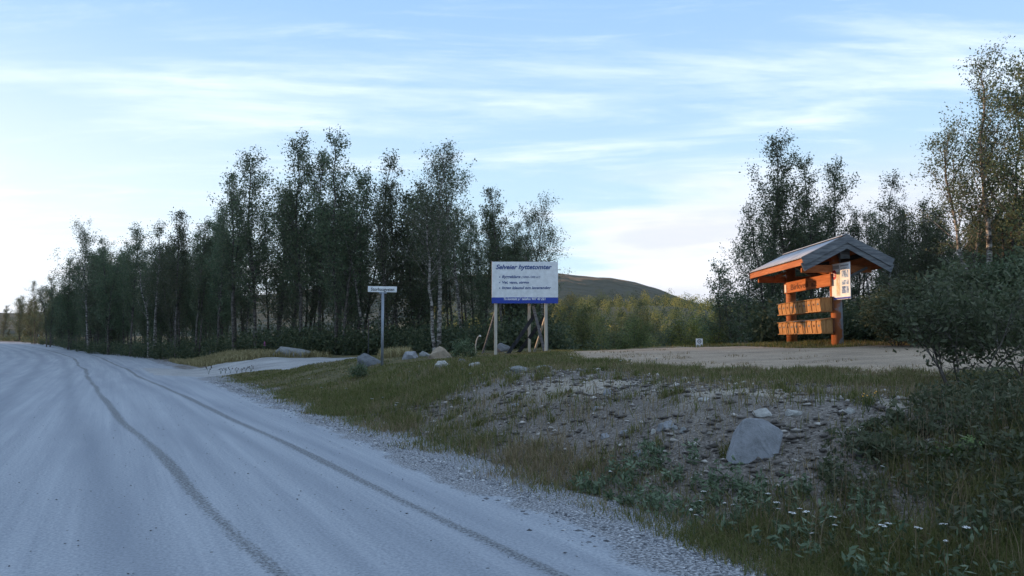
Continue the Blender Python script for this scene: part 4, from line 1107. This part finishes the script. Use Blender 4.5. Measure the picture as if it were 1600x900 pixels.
g1 = verge*(1-.97*stony_)*(1-lm)*(1-.55*sm((s-4.4)/1.5)*(1-sm((u-17)/4)))*(.25+1.1*sm((nz1-.38)/.25))*(1-.5*sm((u-9)/2)*(1-sm((u-14)/3))*(1-sm((s-1.5)/1)))
g1 = np.where((u > 9) & (u < 17) & (s < 1.6), g1*.6, g1)
g1 = np.where(srd, 0, g1)
g1 = g1*(1-.9*sm((y-26.3)/1.0)*(x > 2.5))
k1 = r.rand(len(x)) < g1*.85
hmap = .10+.16*fbm(x, y, 1.6, 2, 60)+.03*(1-sm((u-7)/3))*sm((s-.3)/.8)
hmap = hmap*(1-.6*sm((u-24)/5))*(1-.35*sm((s-3)/3))
hh = hmap*r.uniform(.3, 1.0, len(x))**1.0*1.4*(.5+.5*sm((s-.1)/.8)); wdt = .0038+.0006*y
blades('meadow_grass', x[k1], y[k1], hh[k1], wdt[k1], MGR, 'green grass on the verge and bank', 1, .75)
crest = sm((s-3.6)/1.4)*(1-sm((u-20)/5))
g2 = verge*(1-lm)*(.30+.6*crest+.25*sm((u-10)/3)*(1-sm((u-20)/4))*(1-sm((s-2)/1)))*(1-.85*stony_)*(.3+1.2*sm((fbm(x, y, .8, 3, 70)-.42)/.2))
g2 = g2+.06*(nz1 > .55)*(s > .8)*(1-lm); g2 = np.where(srd, 0, g2)*(1-sm((y-26.3)/1.0)*(x > 2.5))
k2 = r.rand(len(x)) < g2*.5
blades('dry_grass', x[k2], y[k2], (hh*.95)[k2], (wdt*.8)[k2], MDR, 'dry yellow grass on the crest of the bank', 2, .9)
# tufts in the stony slope
tx = []; ty = []
for i in range(120):
    ss = r.uniform(1.0, 5.5); uu = r.uniform(6, 19); cx1, cy1 = xy(np.array([ss]), np.array([uu])); n = r.randint(25, 90); rad = r.uniform(.04, .13)
    tx.append(cx1+r.normal(size=n)*rad); ty.append(cy1+r.normal(size=n)*rad)
tx = np.concatenate(tx); ty = np.concatenate(ty)
blades('grass_tufts', tx, ty, r.uniform(.05, .17, len(tx)), .006+.0006*ty, MGR, 'small grass tufts growing between the stones', 3, .6)
# taller stalks in the near grass
n = 3500; d = 4.6+9*r.rand(n); a = r.uniform(.1, .75, n); x, y = a*d, d; s, u = su(x, y); k = (s > .6) & (s < 3.6) & (u < 9); x, y = x[k], y[k]
blades('grass_stalks', x, y, r.uniform(.25, .5, len(x)), np.full(len(x), .005), MDR, 'tall seed stalks in the near verge grass', 4, .25)
# verge grass along the left wood
n = 60000; px_ = r.uniform(-20, 640, n); d0 = np.interp(px_, [0, 60, 110, 140, 205, 260, 345, 400, 470, 640], [170, 130, 97, 82, 69, 60, 50, 44, 41, 36]); d = d0*(1-.22*r.rand(n))
x = (px_-800)/F*d; y = d; s, u = su(x, y); k = (s > .6) & ~side_mask(x, y) & ((y > side_road_c(x)) | (x > -5)); x, y = x[k], y[k]
blades('verge_grass', x, y, r.uniform(.08, .42, len(x)), .012+.0006*y, MDR, 'long dry grass between the road and the left wood', 5, .7)

r = np.random.RandomState(77); C = []; RR = []
while len(C) < 620:
    u = 2.0+9*r.rand()**1.2; s = r.uniform(.5, 3.6); x, y = xy(np.array([s]), np.array([u])); x, y = float(x[0]), float(y[0])
    if s > 1.6 and u > 7: continue
    h = r.uniform(.06, .20); C.append((x, y, gz(x, y)+h*.6)); RR.append((h*.6, h*.6, h*.9))
clumps('verge_herbs', np.array(C), np.array(RR), 46, .03, MLH, 'grey green broad leaved herbs among the verge grass', elong=2.2, seed=8)
# weeds creeping over the lot's edge
n = 26000; x = r.uniform(1, 14, n); y = r.uniform(6, 27, n); s = x*.891+y*.454-3.78
k = (fbm(x, y, .7, 3, 33) > .56+.035*np.maximum(0, s-7.5)) & (s > 5.5); x, y = x[k], y[k]
blades('lot_weeds', x, y, r.uniform(.03, .11, len(x)), .005+.0006*y, MDR, 'short dry weeds creeping over the gravel lot', 6, .9)
n = 60000; x = r.uniform(1.2, 9, n); y = r.uniform(5, 11.5, n); s, u = su(x, y); k = (s > .9) & (s < 6.2) & (u < 8.5) & (fbm(x, y, .5, 3, 88) > .47); x, y = x[k], y[k]
blades('scrub_grass', x, y, r.uniform(.06, .28, len(x)), np.full(len(x), .006), MGR, 'grass growing up through the low willow scrub', 9, .6)
# ---- flowers
M_STEM = paint('flower_stem', (.05, .075, .03)); M_PETAL = paint('white_petals', (.72, .72, .70)); M_PINK = paint('pink_petals', (.40, .10, .30)); M_YEL = paint('yellow_petals', (.6, .30, .03)); M_SEED = paint('dark_seed_heads', (.035, .025, .022))
def yarrow(seed):
    r_ = random.Random(seed); o = empty('yarrow_flower', (0, 0, 0)); h = .34
    m = MB(); m.tube([(0, 0, 0), (.01, 0, h*.5), (0, .01, h)], [.003, .0025, .002], 5)
    hd = MB()
    for i in range(22):
        a = r_.uniform(0, 6.28); q = .026*math.sqrt(r_.random()); z = h+.012-q*.25+r_.uniform(-.003, .003)
        x_, y_ = q*math.cos(a), q*math.sin(a); m.tube([(0, 0, h-.03), (x_, y_, z)], [.0015, .001], 3)
        hd.b.faces.new([hd.b.verts.new((x_+.0055*math.cos(k*1.047), y_+.0055*math.sin(k*1.047), z+.002*(k % 2))) for k in range(6)])
    for i in range(5):
        a = r_.uniform(0, 6.28); z = h*r_.uniform(.2, .7); m.tube([(0, 0, z), (.05*math.cos(a), .05*math.sin(a), z+.03)], [.004, .001], 4)
    m.build('stem', M_STEM, o); hd.build('flower_head', M_PETAL, o); return o
ys_ = [(1198, 801, 'near the foot of the bank'), (1214, 806, ''), (1212, 815, ''), (1140, 797, ''), (1152, 797, ''), (1105, 797, ''), (1090, 792, ''), (1268, 840, ''), (1276, 848, ''), (1305, 850, ''), (1256, 822, ''),
       (1425, 865, ''), (1484, 870, ''), (1375, 880, ''), (1388, 886, ''), (1488, 885, ''), (1505, 896, ''), (1236, 838, ''), (1080, 806, ''), (1010, 755, ''), (946, 745, ''), (1372, 740, ''), (1085, 818, ''), (1300, 846, '')]
Y0 = yarrow(1); first = True
LABY = 'white yarrow flower in the near verge grass'
for i, (px, py, _) in enumerate(ys_):
    # the head is seen at (px, py); its foot is lower
    q = at(px, min(py+34, 899)); sc = r.uniform(.6, .95)
    if first: o = Y0; first = False; o.location = q; o.rotation_euler = (r.uniform(-.15, .15), r.uniform(-.15, .15), 0); o.scale = (sc,)*3
    else: o = copy_thing(Y0, q, r.uniform(0, 6), sc); o.rotation_euler = (r.uniform(-.15, .15), r.uniform(-.15, .15), r.uniform(0, 6))
    tag(o, LABY, 'flower', 'white yarrow flowers in the verge')
def small_far_flowers():
    far = [(700, 566), (722, 588), (736, 568), (757, 556), (790, 560), (735, 596), (541, 617), (598, 634), (581, 636), (620, 644), (618, 648), (483, 599), (502, 615), (970, 578), (985, 575), (893, 571), (1026, 574), (860, 556), (655, 581), (640, 590)]
    for i, (px, py) in enumerate(far):
        q = at(px, py+5); o = copy_thing(Y0, q, i, 1.5 if q.y > 14 else 1.1); o.scale = (1.2, 1.2, .7)
        tag(o, 'small white flower in the grass of the bank left of or above the stones', 'flower', 'white flowers scattered on the grassy bank')
small_far_flowers()
def fireweed(px, py, lab):
    q = at(px, py); o = empty('fireweed', q, 0, lab, 'flower'); r_ = random.Random(px)
    m = MB(); m.tube([(0, 0, 0), (.02, 0, .45), (0, .02, .74)], [.006, .005, .003], 5)
    for i in range(14):
        a = r_.uniform(0, 6.28); z = r_.uniform(.1, .6); m.box((.05*math.cos(a), .05*math.sin(a), z), (.10, .02, .004), Matrix.Rotation(a, 3, 'Z'))
    m.build('stem', M_STEM, o); m = MB()
    for i in range(26):
        a = r_.uniform(0, 6.28); z = r_.uniform(.5, .72); q_ = .045*(1.05-(z-.5)*3.5)
        m.box((q_*math.cos(a), q_*math.sin(a), z), (.032, .028, .008), Matrix.Rotation(a, 3, 'Z') @ Matrix.Rotation(.6, 3, 'Y'))
    m.build('flower_head', M_PINK, o)
fireweed(413, 556, 'pink fireweed left of the long flat boulder'); fireweed(650, 553, 'pink fireweed nearer the brown peaked boulder'); fireweed(626, 554, 'faded pink fireweed right of the street name sign')
def tansy():
    q = at(1357, 645); o = empty('yellow_flower', q, 0, 'yellow flower cluster left of the near willow bush', 'flower'); m = MB(); hd = MB(); r_ = random.Random(2)
    for i in range(6):
        a = r_.uniform(0, 6.28); t = (.08*math.cos(a), .08*math.sin(a), r_.uniform(.16, .22)); m.tube([(0, 0, 0), t], [.003, .002], 4)
        hd.b.faces.new([hd.b.verts.new((t[0]+.009*math.cos(k*1.047), t[1]+.006*math.sin(k*1.047), t[2]+.007*math.sin(k*1.047))) for k in range(6)])
    m.build('stem', M_STEM, o); hd.build('flower_head', M_YEL, o)
tansy()
# dark seed heads at the nose of the grass between the two roads
def seedhead():
    o = empty('seed_head_plant', (0, 0, 0)); m = MB(); hd = MB(); r_ = random.Random(9)
    for i in range(5):
        a = r_.uniform(0, 6.28); t = (.12*math.cos(a), .12*math.sin(a), r_.uniform(.25, .42)); m.tube([(0, 0, 0), (t[0]*.3, t[1]*.3, t[2]*.6), t], [.006, .005, .003], 4)
        r2 = bmesh.ops.create_icosphere(hd.b, subdivisions=1, radius=.032, matrix=Matrix.Translation(t))
    m.build('stem', M_STEM, o); hd.build('seed_head', M_SEED, o); return o
S0 = seedhead()
for i, px in enumerate((326, 345, 352, 360, 370, 378, 384, 392)):
    q = at(px, 586-(px-326)*.05)
    o = S0 if i == 0 else copy_thing(S0, q, i, r.uniform(.5, .8)); o.location = q
    tag(o, 'dark seed head plant at the tip of the grass between the two roads', 'plant', 'dark seed head plants at the road fork')
# bright green fern at the right
def fern(px, py, lab):
    q = at(px, py); o = empty('green_fern', q, 0, lab, 'plant'); r_ = random.Random(px)
    for f in range(9):
        a = r_.uniform(0, 6.28); el = r_.uniform(.7, 1.3); m = MB(); prev = None; L_ = r_.uniform(.28, .42)
        pts = [Vector((math.cos(a)*math.cos(el)*L_*t, math.sin(a)*math.cos(el)*L_*t, math.sin(el)*L_*t-.12*t*t)) for t in [i/8 for i in range(9)]]
        m.tube(pts, [.004]*9, 4); side = Vector((-math.sin(a), math.cos(a), 0))
        for i in range(1, 9):
            for sg in (-1, 1):
                w_ = .075*(1-(i/9)**2)+.01; c = pts[i]; t = (pts[i]-pts[i-1]).normalized()
                m.b.faces.new([m.b.verts.new(v) for v in (c-t*.012, c+side*sg*w_*.6-t*.004, c+side*sg*w_+t*.02, c+side*sg*w_*.5+t*.018)])
        m.build('frond', M_FERN, o)
M_FERN = paint('fern_green', (.10, .16, .045), .6, .25)
fern(1505, 725, 'bright green fern in the scrub under the willow bush'); fern(1470, 735, 'smaller fern left of the bright green one')

# ---- evening haze
hz = MB().box((0, 3000, 78), (10600, 6700, 190)).build('haze', None)
hm = bpy.data.materials.new('haze_air'); hm.use_nodes = True; t = hm.node_tree
for n_ in list(t.nodes): t.nodes.remove(n_)
pv = t.nodes.new('ShaderNodeVolumePrincipled'); pv.inputs['Density'].default_value = .00005; pv.inputs['Color'].default_value = (.85, .92, 1.0, 1)
ou = t.nodes.new('ShaderNodeOutputMaterial'); t.links.new(pv.outputs[0], ou.inputs['Volume'])
hz.data.materials.clear(); hz.data.materials.append(hm); tag(hz, kind='stuff', label='thin bluish evening haze in the air')
